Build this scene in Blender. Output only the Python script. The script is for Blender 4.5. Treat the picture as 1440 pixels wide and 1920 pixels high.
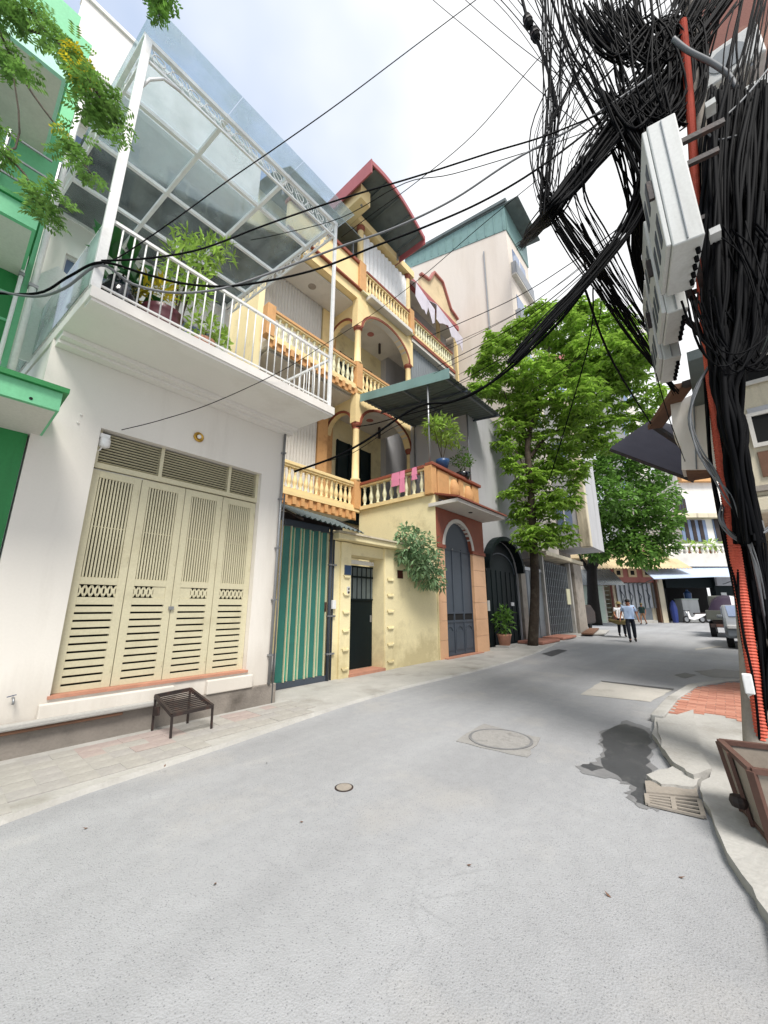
import bpy, math, random
from mathutils import Vector, Matrix
for o in list(bpy.data.objects): bpy.data.objects.remove(o)
scene = bpy.context.scene
COL = scene.collection
PI = math.pi
# ---------------------------------------------------------------- camera
F, HZ, VX, CAMH = 720.0, 1137.0, 1358.0, 1.4
PITCH = math.atan((HZ-960)/F)
AZ = math.atan((VX-720)/math.hypot(F, HZ-960))
hv = Vector((math.cos(AZ), math.sin(AZ), 0)); rv = Vector((math.sin(AZ), -math.cos(AZ), 0))
fw = hv*math.cos(PITCH)+Vector((0,0,math.sin(PITCH))); uv = -hv*math.sin(PITCH)+Vector((0,0,math.cos(PITCH)))
CP = Vector((0,0,CAMH))
cam = bpy.data.objects.new('camera', bpy.data.cameras.new('camera')); COL.objects.link(cam)
cam.data.sensor_fit = 'VERTICAL'; cam.data.sensor_height = 36; cam.data.lens = F/1920*36
cam.data.clip_start = 0.05; cam.data.clip_end = 1000
m = Matrix((rv, uv, -fw)).transposed().to_4x4(); m.translation = CP
cam.matrix_world = m
scene.camera = cam
# ---------------------------------------------------------------- sky, sun, exposure
SUN_EL, SUN_AZ = math.radians(56), math.radians(236)      # azimuth measured from +X, counter-clockwise
sd = Vector((math.cos(SUN_EL)*math.cos(SUN_AZ), math.cos(SUN_EL)*math.sin(SUN_AZ), math.sin(SUN_EL)))
world = bpy.data.worlds.new('World'); scene.world = world; world.use_nodes = True
nt = world.node_tree; N = nt.nodes; N.clear()
out = N.new('ShaderNodeOutputWorld'); bg = N.new('ShaderNodeBackground'); bg.inputs[1].default_value = 0.09
sky = N.new('ShaderNodeTexSky'); sky.sky_type = 'NISHITA'; sky.sun_disc = False
sky.sun_elevation = SUN_EL; sky.sun_rotation = math.radians(90)-SUN_AZ; sky.dust_density = 3.0; sky.air_density = 1.0
tc = N.new('ShaderNodeTexCoord'); mp = N.new('ShaderNodeMapping'); mp.inputs['Location'].default_value = (5.3, 0.5, 10.7)
no = N.new('ShaderNodeTexNoise'); no.inputs['Scale'].default_value = 1.05; no.inputs['Detail'].default_value = 5; no.inputs['Roughness'].default_value = 0.45
rp = N.new('ShaderNodeValToRGB'); rp.color_ramp.elements[0].position = 0.38; rp.color_ramp.elements[1].position = 0.56
mx = N.new('ShaderNodeMix'); mx.data_type = 'RGBA'; mx.inputs['B'].default_value = (5.4, 5.45, 5.5, 1)
sc = N.new('ShaderNodeMix'); sc.data_type = 'RGBA'; sc.inputs['Factor'].default_value = 0.7; sc.inputs['B'].default_value = (2.7, 3.4, 4.7, 1)
L = nt.links.new
L(tc.outputs['Generated'], mp.inputs[0]); L(mp.outputs[0], no.inputs['Vector']); L(no.outputs[0], rp.inputs[0])
L(sky.outputs[0], sc.inputs['A']); L(sc.outputs['Result'], mx.inputs['A']); L(rp.outputs[0], mx.inputs['Factor'])
L(mx.outputs['Result'], bg.inputs[0]); L(bg.outputs[0], out.inputs[0])
sl = bpy.data.lights.new('sun', 'SUN'); sl.energy = 2.0; sl.angle = math.radians(20); sl.color = (1, .96, .9)
so = bpy.data.objects.new('sun', sl); COL.objects.link(so); so.location = (0, 0, 40)
so.rotation_euler = sd.to_track_quat('Z', 'Y').to_euler()
vs = scene.view_settings; vs.view_transform = 'Standard'; vs.look = 'None'; vs.exposure = 1.28; vs.gamma = 1; vs.use_curve_mapping = False
scene.render.resolution_x, scene.render.resolution_y = 768, 1024
# ---------------------------------------------------------------- pixel rays (photo pixels -> points on known planes)
def ray(x, y): return fw+rv*((x-720)/F)-uv*((y-960)/F)
def pZ(x, y, z=0.0): d = ray(x, y); return CP+d*((z-CAMH)/d.z)
def pY(x, y, Y): d = ray(x, y); return CP+d*(Y/d.y)
def pX(x, y, X): d = ray(x, y); return CP+d*(X/d.x)
def pD(x, y, D): d = ray(x, y); return CP+d*(D/d.dot(hv))
# ---------------------------------------------------------------- materials
def lin(c): c /= 255.0; return c/12.92 if c <= .04045 else ((c+.055)/1.055)**2.4
def rgb(r, g, b): return (lin(r), lin(g), lin(b), 1)
def M(name, c, rough=.65, var=.12, scale=2.0, bump=.0, metal=0, dirt=None, damt=.35, dscale=1.2, streak=False, spec=.4, fine=.06, fscale=40, leaf=False, trans=0, dz=None):
    m = bpy.data.materials.new(name); m.use_nodes = True; t = m.node_tree; n = t.nodes; b = n['Principled BSDF']; L = t.links.new
    b.inputs['Roughness'].default_value = rough; b.inputs['Metallic'].default_value = metal; b.inputs['Specular IOR Level'].default_value = spec
    tc = n.new('ShaderNodeTexCoord'); vec = tc.outputs['Object']
    mp = n.new('ShaderNodeMapping'); L(vec, mp.inputs[0])
    if streak: mp.inputs['Scale'].default_value = (1, 1, .16)
    n1 = n.new('ShaderNodeTexNoise'); n1.inputs['Scale'].default_value = scale; n1.inputs['Detail'].default_value = 6; n1.inputs['Roughness'].default_value = .6; L(mp.outputs[0], n1.inputs['Vector'])
    r1 = n.new('ShaderNodeMapRange'); r1.inputs[1].default_value = .3; r1.inputs[2].default_value = .75; r1.inputs[3].default_value = 1-var; r1.inputs[4].default_value = 1+var; L(n1.outputs[0], r1.inputs[0])
    n2 = n.new('ShaderNodeTexNoise'); n2.inputs['Scale'].default_value = fscale; n2.inputs['Detail'].default_value = 3; L(vec, n2.inputs['Vector'])
    r2 = n.new('ShaderNodeMapRange'); r2.inputs[1].default_value = .25; r2.inputs[2].default_value = .75; r2.inputs[3].default_value = 1-fine; r2.inputs[4].default_value = 1+fine; L(n2.outputs[0], r2.inputs[0])
    mu = n.new('ShaderNodeMath'); mu.operation = 'MULTIPLY'; L(r1.outputs[0], mu.inputs[0]); L(r2.outputs[0], mu.inputs[1])
    if leaf:
        g = n.new('ShaderNodeNewGeometry'); r3 = n.new('ShaderNodeMapRange'); r3.inputs[3].default_value = .62; r3.inputs[4].default_value = 1.5
        L(g.outputs['Random Per Island'], r3.inputs[0]); m2 = n.new('ShaderNodeMath'); m2.operation = 'MULTIPLY'; L(mu.outputs[0], m2.inputs[0]); L(r3.outputs[0], m2.inputs[1]); mu = m2
    vm = n.new('ShaderNodeVectorMath'); vm.operation = 'SCALE'; vm.inputs[0].default_value = c[:3]; L(mu.outputs[0], vm.inputs['Scale']); cout = vm.outputs[0]
    if dirt:
        n3 = n.new('ShaderNodeTexNoise'); n3.inputs['Scale'].default_value = dscale; n3.inputs['Detail'].default_value = 8; n3.inputs['Roughness'].default_value = .65; L(mp.outputs[0], n3.inputs['Vector'])
        src = n3.outputs[0]
        if dz:                                                   # splash dirt: more of it low on the wall
            sx = n.new('ShaderNodeSeparateXYZ'); L(vec, sx.inputs[0]); rz = n.new('ShaderNodeMapRange'); rz.inputs[1].default_value = dz[0]; rz.inputs[2].default_value = dz[1]; rz.inputs[3].default_value = .3; rz.inputs[4].default_value = 0; L(sx.outputs[2], rz.inputs[0])
            ad = n.new('ShaderNodeMath'); ad.operation = 'ADD'; L(src, ad.inputs[0]); L(rz.outputs[0], ad.inputs[1]); src = ad.outputs[0]
        rr = n.new('ShaderNodeMapRange'); rr.inputs[1].default_value = .52; rr.inputs[2].default_value = .74; rr.inputs[3].default_value = 0; rr.inputs[4].default_value = damt; L(src, rr.inputs[0])
        mi = n.new('ShaderNodeMix'); mi.data_type = 'RGBA'; L(rr.outputs[0], mi.inputs['Factor']); L(cout, mi.inputs['A']); mi.inputs['B'].default_value = dirt; cout = mi.outputs['Result']
    L(cout, b.inputs['Base Color'])
    if bump:
        bp = n.new('ShaderNodeBump'); bp.inputs['Strength'].default_value = bump; bp.inputs['Distance'].default_value = .01; L(n2.outputs[0], bp.inputs['Height']); L(bp.outputs[0], b.inputs['Normal'])
    if trans:
        tr = n.new('ShaderNodeBsdfTranslucent'); ms = n.new('ShaderNodeMixShader'); ms.inputs[0].default_value = trans; L(cout, tr.inputs[0]); L(b.outputs[0], ms.inputs[1]); L(tr.outputs[0], ms.inputs[2]); L(ms.outputs[0], n['Material Output'].inputs[0])
    return m
def glass(name, c, rough=.03, tr=.8):
    m = bpy.data.materials.new(name); m.use_nodes = True; t = m.node_tree; n = t.nodes; L = t.links.new; n.remove(n['Principled BSDF'])
    a = n.new('ShaderNodeBsdfTransparent'); a.inputs[0].default_value = c; g = n.new('ShaderNodeBsdfGlossy'); g.inputs['Roughness'].default_value = rough
    d = n.new('ShaderNodeBsdfDiffuse'); d.inputs[0].default_value = (.72, .84, .84, 1)
    fr = n.new('ShaderNodeFresnel'); fr.inputs[0].default_value = 1.5
    s0 = n.new('ShaderNodeMixShader'); nz = n.new('ShaderNodeTexNoise'); nz.inputs['Scale'].default_value = 2.2; nz.inputs['Detail'].default_value = 6; mr = n.new('ShaderNodeMapRange'); mr.inputs[1].default_value = .35; mr.inputs[2].default_value = .7; mr.inputs[3].default_value = (1-tr)*.6; mr.inputs[4].default_value = (1-tr)*1.7; tcg = n.new('ShaderNodeTexCoord'); L(tcg.outputs['Object'], nz.inputs['Vector']); L(nz.outputs[0], mr.inputs[0]); L(mr.outputs[0], s0.inputs[0]); L(a.outputs[0], s0.inputs[1]); L(d.outputs[0], s0.inputs[2])
    s = n.new('ShaderNodeMixShader'); L(fr.outputs[0], s.inputs[0]); L(s0.outputs[0], s.inputs[1]); L(g.outputs[0], s.inputs[2]); L(s.outputs[0], n['Material Output'].inputs[0])
    return m
MOSS = rgb(70, 68, 48); GRIME = rgb(88, 80, 70)
m_white = M('white_plaster', rgb(229, 225, 218), .75, .04, .9, .05, fine=.015, dirt=rgb(160, 148, 132), damt=.35, dscale=.9, streak=True)
m_wfront = M('white_facade_plaster', rgb(226, 221, 212), .75, .05, .8, .08, fine=.015, dirt=rgb(156, 144, 128), damt=.34, dscale=1.1, streak=True, dz=(.25, .95))
m_whitep = M('white_paint_metal', rgb(226, 226, 224), .4, .04, 3, dirt=rgb(150, 140, 125), damt=.25, dscale=4)
m_cement = M('cement', rgb(150, 142, 132), .85, .18, 2.5, .4, dirt=rgb(80, 74, 66), damt=.6, dscale=2)
m_conc = M('concrete_pale', rgb(168, 166, 161), .85, .14, 1.6, .5, dirt=rgb(110, 104, 92), damt=.6, dscale=1.4)
m_cream = M('cream_enamel', rgb(202, 195, 165), .45, .04, 2.5, dirt=rgb(150, 138, 104), damt=.35, dscale=2.2, spec=.45)
m_dark = M('dark_void', rgb(22, 22, 22), .9, .1)  # near-black colour standing for unlit depth behind openings
m_terra = M('terracotta', rgb(178, 128, 106), .8, .15, 4, .3)
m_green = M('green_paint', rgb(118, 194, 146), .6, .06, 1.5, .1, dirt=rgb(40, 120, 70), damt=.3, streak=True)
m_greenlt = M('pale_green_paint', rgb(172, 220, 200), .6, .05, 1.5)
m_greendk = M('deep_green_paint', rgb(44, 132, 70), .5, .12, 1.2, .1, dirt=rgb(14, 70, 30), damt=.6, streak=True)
m_soffit = M('soffit_plaster', rgb(208, 204, 196), .8, .05, 1.5, dirt=rgb(150, 144, 132), damt=.3)
m_yellow = M('yellow_plaster', rgb(236, 223, 178), .8, .05, 1.2, .1, dirt=rgb(150, 134, 92), damt=.5, dscale=1.3, dz=(-.2, 1.0))
m_yelcol = M('yellow_column_paint', rgb(232, 208, 154), .65, .06, 2, .1, dirt=rgb(160, 110, 50), damt=.3)
m_orange = M('orange_plaster', rgb(206, 158, 106), .7, .12, 3, .2, dirt=rgb(130, 80, 40), damt=.5, dscale=3)
m_brown = M('oxblood_trim', rgb(140, 76, 56), .6, .12, 3, .15, dirt=rgb(80, 40, 30), damt=.4)
m_roofred = M('red_sheet_metal', rgb(158, 86, 88), .5, .1, 2)
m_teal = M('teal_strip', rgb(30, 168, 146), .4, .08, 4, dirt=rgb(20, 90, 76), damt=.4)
m_tealdk = M('teal_strip_dark', rgb(44, 112, 100), .45, .1, 4, dirt=rgb(30, 70, 60), damt=.4)  # darker teal of every other gate strip
m_strip = M('cream_channel', rgb(208, 204, 170), .5, .06, 4)
m_corr = M('teal_sheet_metal', rgb(116, 146, 142), .45, .08, 2, dirt=rgb(70, 90, 80), damt=.4)
m_corrg = M('grey_sheet_metal', rgb(120, 126, 130), .5, .1, 2, dirt=rgb(80, 76, 70), damt=.5, metal=.2)
m_corrdk = M('slate_sheet_metal', rgb(92, 102, 102), .55, .15, 2.5, dirt=rgb(50, 50, 46), damt=.6)
m_gate = M('blue_grey_enamel', rgb(66, 74, 84), .55, .08, 2.5, dirt=rgb(40, 44, 50), damt=.4)
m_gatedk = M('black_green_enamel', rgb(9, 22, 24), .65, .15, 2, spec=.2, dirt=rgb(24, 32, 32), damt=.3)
m_peach = M('peach_tile', rgb(212, 168, 130), .45, .07, 1.5, dirt=rgb(150, 104, 70), damt=.3)
m_grey = M('grey_plaster', rgb(178, 178, 180), .8, .06, .8, .2, dirt=rgb(110, 110, 110), damt=.35, streak=True)
m_tall = M('cream_tall_plaster', rgb(216, 206, 194), .85, .06, .6, .1, dirt=rgb(180, 164, 144), damt=.4, dscale=.5, streak=True)
m_iron = M('dark_iron', rgb(48, 40, 38), .6, .2, 8, .2, dirt=rgb(94, 56, 38), damt=.5, dscale=8)
m_steel = M('galvanised_steel', rgb(150, 152, 154), .4, .08, 4, metal=.6)
m_black = M('black_rubber', rgb(6, 7, 10), .75, .25, 6, spec=.1)
m_cabg = M('grey_sheath', rgb(110, 112, 114), .6, .1, 6)
m_duct = M('orange_duct_plastic', rgb(196, 86, 64), .6, .08, 3, dirt=rgb(120, 52, 40), damt=.5, dscale=5)
m_box = M('grey_fibreglass', rgb(196, 197, 194), .55, .05, 1.5, dirt=rgb(130, 126, 116), damt=.45, dscale=2, streak=True)
m_old = M('weathered_cream_wall', rgb(206, 196, 172), .85, .1, 1.6, .5, dirt=rgb(92, 82, 68), damt=.8, dscale=1.7, streak=True)
m_wood = M('weathered_wood', rgb(108, 78, 60), .8, .2, 4, .3)
m_window = M('dark_window_glass', rgb(116, 132, 162), .15, .1, 1, spec=.6)
m_doordk = M('dark_door', rgb(20, 36, 38), .35, .1, 2)
m_glass = glass('roof_glass', (.84, .9, .95, 1), .04, .8)
m_gglass = glass('green_side_glass', (.86, .95, .92, 1), .05, .5)
m_brass = M('brass', rgb(190, 150, 70), .3, .1, 6, metal=.9)
m_lamp = M('white_plastic', rgb(232, 232, 230), .4, .03)
m_urn = M('black_glaze', rgb(14, 18, 28), .12, .1, spec=.7)
m_purple = M('plum_glaze', rgb(92, 52, 58), .3, .1, 3)
m_bark = M('bark', rgb(66, 56, 46), .9, .3, 6, .8, fscale=25, dirt=rgb(120, 112, 98), damt=.4, dscale=5)
m_barkdk = M('dark_bark', rgb(30, 26, 24), .9, .3, 6, .8, fscale=25)
m_leaf = M('leaf_bright', rgb(138, 172, 70), .5, .15, .5, leaf=True, trans=.45)
m_leafdk = M('leaf_dark', rgb(92, 130, 54), .5, .18, .4, leaf=True, trans=.4)
m_leafol = M('leaf_variegated', rgb(128, 158, 116), .5, .15, 2, leaf=True, trans=.25)
m_leafy = M('leaf_yellowing', rgb(190, 176, 46), .5, .15, 2, leaf=True, trans=.35)
m_leafbam = M('leaf_bamboo', rgb(150, 180, 84), .5, .15, 2, leaf=True, trans=.35)
m_skin = M('skin', rgb(158, 106, 80), .55, .04)
m_hair = M('hair_black', rgb(18, 15, 14), .6, .1)
m_shirt = M('pale_blue_shirt', rgb(176, 196, 226), .8, .05)
m_shirtw = M('white_shirt', rgb(220, 220, 224), .8, .05)
m_shirtg = M('dark_green_shirt', rgb(44, 66, 60), .8, .05)
m_trous = M('navy_trousers', rgb(22, 26, 38), .8, .08)
m_short = M('tan_shorts', rgb(170, 130, 98), .8, .08)
m_straw = M('woven_straw', rgb(120, 106, 66), .8, .2, 20)
m_pink = M('pink_cloth', rgb(220, 136, 164), .85, .08)
m_bluepl = M('blue_plate', rgb(44, 66, 96), .4, .06)
m_redpl = M('maroon_plate', rgb(70, 24, 16), .4, .06)
m_car = M('silver_car_paint', rgb(128, 133, 138), .35, .03, metal=.3, spec=.5)
m_tyre = M('tyre', rgb(24, 24, 25), .8, .1)
m_truck = M('olive_truck_paint', rgb(86, 88, 82), .55, .1)
m_tarp = M('plum_tarpaulin', rgb(46, 32, 52), .6, .15, 2)
m_tarpw = M('white_tarpaulin', rgb(206, 200, 210), .6, .1, 2)
m_tarpb = M('blue_tarpaulin', rgb(40, 56, 118), .6, .1, 2)
m_beige = M('beige_roof_edge', rgb(206, 186, 150), .8, .1, 1.5, .2, dirt=rgb(120, 100, 78), damt=.5)
m_pinkp = M('dusty_pink_paint', rgb(168, 108, 100), .7, .08, 1.5, dirt=rgb(120, 64, 60), damt=.4)
m_awn = M('striped_awning_sheet', rgb(176, 190, 214), .5, .12, 3)
m_mint = M('mint_shutter', rgb(190, 204, 192), .6, .05)
m_rust = M('rusty_bin_metal', rgb(140, 130, 118), .6, .15, 3, .2, dirt=rgb(110, 58, 44), damt=.7, dscale=2.5)
m_rustr = M('red_oxide_frame', rgb(92, 66, 57), .65, .15, 4, .2)
m_brick = [M('paver_red_%d' % i, rgb(*c), .85, .15, 3, .4, dirt=rgb(140, 120, 106), damt=.5, dscale=2) for i, c in enumerate([(180, 124, 104), (170, 116, 98), (188, 134, 114)])]
m_tiles = [M('tile_cement', rgb(156, 153, 147), .85, .12, 2, .4, dirt=rgb(170, 166, 160), damt=.8), M('tile_cement_warm', rgb(154, 151, 147), .85, .12, 2, .4, dirt=rgb(168, 164, 158), damt=.9), M('tile_red_worn', rgb(158, 145, 140), .85, .15, 3, .4, dirt=rgb(160, 150, 140), damt=.9, dscale=3)]
# ---------------------------------------------------------------- mesh builder
LOC = {}
def thing(name, label, cat, loc=(0, 0, 0), rz=0, group=None, local=False, scale=1):
    o = bpy.data.objects.new(name, None); COL.objects.link(o); o.empty_display_size = .2
    o.location = loc; o.rotation_euler = (0, 0, rz); o.scale = (scale,)*3
    LOC[o.name] = Vector((0, 0, 0)) if local else Vector(loc)
    o['label'] = label; o['category'] = cat
    if group: o['group'] = group
    return o
def tag(o, label, cat, group=None):
    o['label'] = label; o['category'] = cat
    if group: o['group'] = group
    return o
class MB:
    def __init__(s): s.v = []; s.f = []
    def add(s, vs, fs):
        b = len(s.v); s.v += [Vector(a) for a in vs]; s.f += [tuple(b+i for i in f) for f in fs]; return s
    def box(s, x0, y0, z0, x1, y1, z1):
        if x0 > x1: x0, x1 = x1, x0
        if y0 > y1: y0, y1 = y1, y0
        if z0 > z1: z0, z1 = z1, z0
        return s.add([(x0,y0,z0),(x1,y0,z0),(x1,y1,z0),(x0,y1,z0),(x0,y0,z1),(x1,y0,z1),(x1,y1,z1),(x0,y1,z1)],
                     [(0,3,2,1),(4,5,6,7),(0,1,5,4),(1,2,6,5),(2,3,7,6),(3,0,4,7)])
    def bar(s, p, q, w, h, up=(0, 0, 1)):
        p, q = Vector(p), Vector(q); d = (q-p).normalized(); u = Vector(up)
        a = d.cross(u)
        if a.length < 1e-4: a = d.cross(Vector((1, 0, 0)))
        a.normalize(); b = a.cross(d)
        a *= w/2; b *= h/2
        return s.add([p-a-b, p+a-b, p+a+b, p-a+b, q-a-b, q+a-b, q+a+b, q-a+b], [(0,1,2,3),(7,6,5,4),(0,4,5,1),(1,5,6,2),(2,6,7,3),(3,7,4,0)])
    def tube(s, pts, r, n=6, caps=True):
        pts = [Vector(p) for p in pts]; k = len(pts); rs = r if isinstance(r, (list, tuple)) else [r]*k
        b0 = len(s.v); t = (pts[1]-pts[0]).normalized(); a = t.orthogonal().normalized()
        for i in range(k):
            t = (pts[min(i+1, k-1)]-pts[max(i-1, 0)])
            if t.length < 1e-9: t = Vector((0, 0, 1))
            t.normalize(); a = (a-t*a.dot(t))
            if a.length < 1e-6: a = t.orthogonal()
            a.normalize(); c = t.cross(a)
            for j in range(n):
                th = 2*PI*j/n; s.v.append(pts[i]+(a*math.cos(th)+c*math.sin(th))*rs[i])
        for i in range(k-1):
            for j in range(n):
                s.f.append((b0+i*n+j, b0+i*n+(j+1) % n, b0+(i+1)*n+(j+1) % n, b0+(i+1)*n+j))
        if caps: s.f.append(tuple(b0+j for j in reversed(range(n)))); s.f.append(tuple(b0+(k-1)*n+j for j in range(n)))
        return s
    def lathe(s, c, prof, n=12, axis='Z'):
        c = Vector(c); b0 = len(s.v); k = len(prof)
        for r, z in prof:
            for j in range(n):
                th = 2*PI*j/n; a, b = r*math.cos(th), r*math.sin(th)
                s.v.append(c+(Vector((a, b, z)) if axis == 'Z' else Vector((a, -z, b)) if axis == 'Y' else Vector((z, a, b))))
        for i in range(k-1):
            for j in range(n): s.f.append((b0+i*n+j, b0+i*n+(j+1) % n, b0+(i+1)*n+(j+1) % n, b0+(i+1)*n+j))
        s.f.append(tuple(b0+j for j in reversed(range(n)))); s.f.append(tuple(b0+(k-1)*n+j for j in range(n)))
        return s
    def prism(s, poly, vec):
        k = len(poly); vec = Vector(vec); P = [Vector(p) for p in poly]
        return s.add(P+[p+vec for p in P], [tuple(reversed(range(k))), tuple(range(k, 2*k))]+[(i, (i+1) % k, k+(i+1) % k, k+i) for i in range(k)])
    def quad(s, a, b, c, d): return s.add([a, b, c, d], [(0, 1, 2, 3)])
    def corr(s, o, u, v, n, amp, th=.006, step=4):
        o, u, v = Vector(o), Vector(u), Vector(v); nn = u.cross(v).normalized(); k = n*step
        for i in range(k):
            a0 = amp*math.sin(2*PI*i/step); a1 = amp*math.sin(2*PI*(i+1)/step)
            p0 = o+u*(i/k)+nn*a0; p1 = o+u*((i+1)/k)+nn*a1
            s.add([p0, p1, p1+v, p0+v, p0+nn*th, p1+nn*th, p1+v+nn*th, p0+v+nn*th], [(0, 1, 2, 3), (7, 6, 5, 4), (0, 4, 5, 1), (2, 6, 7, 3)]+([(0, 3, 7, 4)] if i == 0 else [])+([(1, 5, 6, 2)] if i == k-1 else []))
        return s
    def archfill(s, xa, xb, zs, zc, ztop, y0, y1, n=16, map=None):
        for i in range(n):
            t0, t1 = i/n, (i+1)/n; z = lambda t: zs+(zc-zs)*math.sqrt(max(0, 1-(2*t-1)**2))
            x0, x1 = xa+(xb-xa)*t0, xa+(xb-xa)*t1
            s.add([(x0,y0,z(t0)),(x1,y0,z(t1)),(x1,y0,ztop),(x0,y0,ztop),(x0,y1,z(t0)),(x1,y1,z(t1)),(x1,y1,ztop),(x0,y1,ztop)], [(0,1,2,3),(5,4,7,6),(0,4,5,1),(3,2,6,7)])
        return s
    def archband(s, xa, xb, zs, zc, w, y0, y1, n=16):
        P = []
        for i in range(n+1):
            th = PI*(1-i/n); cx, rx, rz = (xa+xb)/2, (xb-xa)/2, zc-zs
            P.append((cx+rx*math.cos(th), zs+rz*math.sin(th), cx+(rx+w)*math.cos(th), zs+(rz+w)*math.sin(th)))
        for i in range(n):
            a, b = P[i], P[i+1]
            s.add([(a[0],y0,a[1]),(b[0],y0,b[1]),(b[2],y0,b[3]),(a[2],y0,a[3]),(a[0],y1,a[1]),(b[0],y1,b[1]),(b[2],y1,b[3]),(a[2],y1,a[3])], [(0,1,2,3),(5,4,7,6),(0,4,5,1),(3,2,6,7)]+([(0,3,7,4)] if i == 0 else [])+([(1,5,6,2)] if i == n-1 else []))
        return s
    def mesh(s, name, mat, off=Vector((0, 0, 0)), smooth=False):
        me = bpy.data.meshes.new(name); me.from_pydata([tuple(v-off) for v in s.v], [], s.f); me.materials.append(mat); me.update()
        if smooth: me.polygons.foreach_set('use_smooth', [True]*len(me.polygons))
        return me
    def build(s, name, mat, parent=None, smooth=False, bev=0, kind=None, origin=None):
        off = LOC[parent.name] if parent else (Vector(origin) if origin else Vector((0, 0, 0)))
        o = bpy.data.objects.new(name, s.mesh(name, mat, off, smooth)); COL.objects.link(o)
        if parent: o.parent = parent
        elif origin: o.location = origin
        LOC[o.name] = off
        if bev: b = o.modifiers.new('bevel', 'BEVEL'); b.width = bev; b.segments = 2; b.limit_method = 'ANGLE'
        if kind: o['kind'] = kind
        return o
def inst(name, me, parent, loc, rz=0, mat=None):      # one more piece that shares its mesh
    o = bpy.data.objects.new(name, me); COL.objects.link(o); o.parent = parent; o.location = Vector(loc)-LOC[parent.name]; o.rotation_euler = (0, 0, rz); return o
def smoothpts(P, k=5):
    P = [Vector(p) for p in P]; out = []
    for i in range(len(P)-1):
        p0, p1, p2, p3 = P[max(i-1, 0)], P[i], P[i+1], P[min(i+2, len(P)-1)]
        for j in range(k):
            t = j/k; out.append(.5*((2*p1)+(p2-p0)*t+(2*p0-5*p1+4*p2-p3)*t*t+(3*p1-p0-3*p2+p3)*t**3))
    out.append(P[-1]); return out
def leaves(mb, blobs, n, Ln, W, rng, droop=.3, shell=.35, up=.0):
    wts = [b[1]**2 for b in blobs]
    for i in range(n):
        c, r, zs = rng.choices(blobs, wts)[0]; d = Vector((rng.gauss(0, 1), rng.gauss(0, 1), rng.gauss(0, 1))).normalized()
        q = r*(shell+(1-shell)*rng.random()**.5); p = Vector(c)+Vector((d.x*q, d.y*q, d.z*q*zs))
        l = (d*.6+Vector((rng.uniform(-1, 1), rng.uniform(-1, 1), rng.uniform(-.7, .7)-droop+up))).normalized()
        sd_ = l.cross(Vector((rng.uniform(-.5, .5), rng.uniform(-.5, .5), 1))).normalized(); k = rng.uniform(.7, 1.25); a, w = l*Ln*k, sd_*W*k/2
        mid = p+a*.45+Vector((0, 0, .12*Ln)); mb.add([p, mid+w, p+a, mid-w], [(0, 1, 2, 3)])
    return mb
def rosettes(mb, blobs, n, Ln, W, rng, per=7):
    wts = [b[1]**2 for b in blobs]
    for i in range(n):
        c, r, zs = rng.choices(blobs, wts)[0]; d = Vector((rng.gauss(0, 1), rng.gauss(0, 1), rng.gauss(0, 1))).normalized()
        q = r*(.35+.65*rng.random()**.5); p = Vector(c)+Vector((d.x*q, d.y*q, d.z*q*zs)); t0 = rng.uniform(0, 6.28); k = rng.uniform(.7, 1.2)
        tilt = Vector((rng.uniform(-.35, .35), rng.uniform(-.35, .35), 0))
        for j in range(per):
            th = t0+6.28*j/per+rng.uniform(-.2, .2); e = Vector((math.cos(th), math.sin(th), -.28+rng.uniform(-.25, .2)+tilt.dot(Vector((math.cos(th), math.sin(th), 0))))).normalized()
            sd_ = e.cross(Vector((0, 0, 1))).normalized()*W*k/2; a = e*Ln*k*rng.uniform(.8, 1.15)
            mb.add([p, p+a*.55+sd_+Vector((0, 0, .1*Ln)), p+a-Vector((0, 0, .15*Ln)), p+a*.55-sd_+Vector((0, 0, .1*Ln))], [(0, 1, 2, 3)])
    return mb
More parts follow.
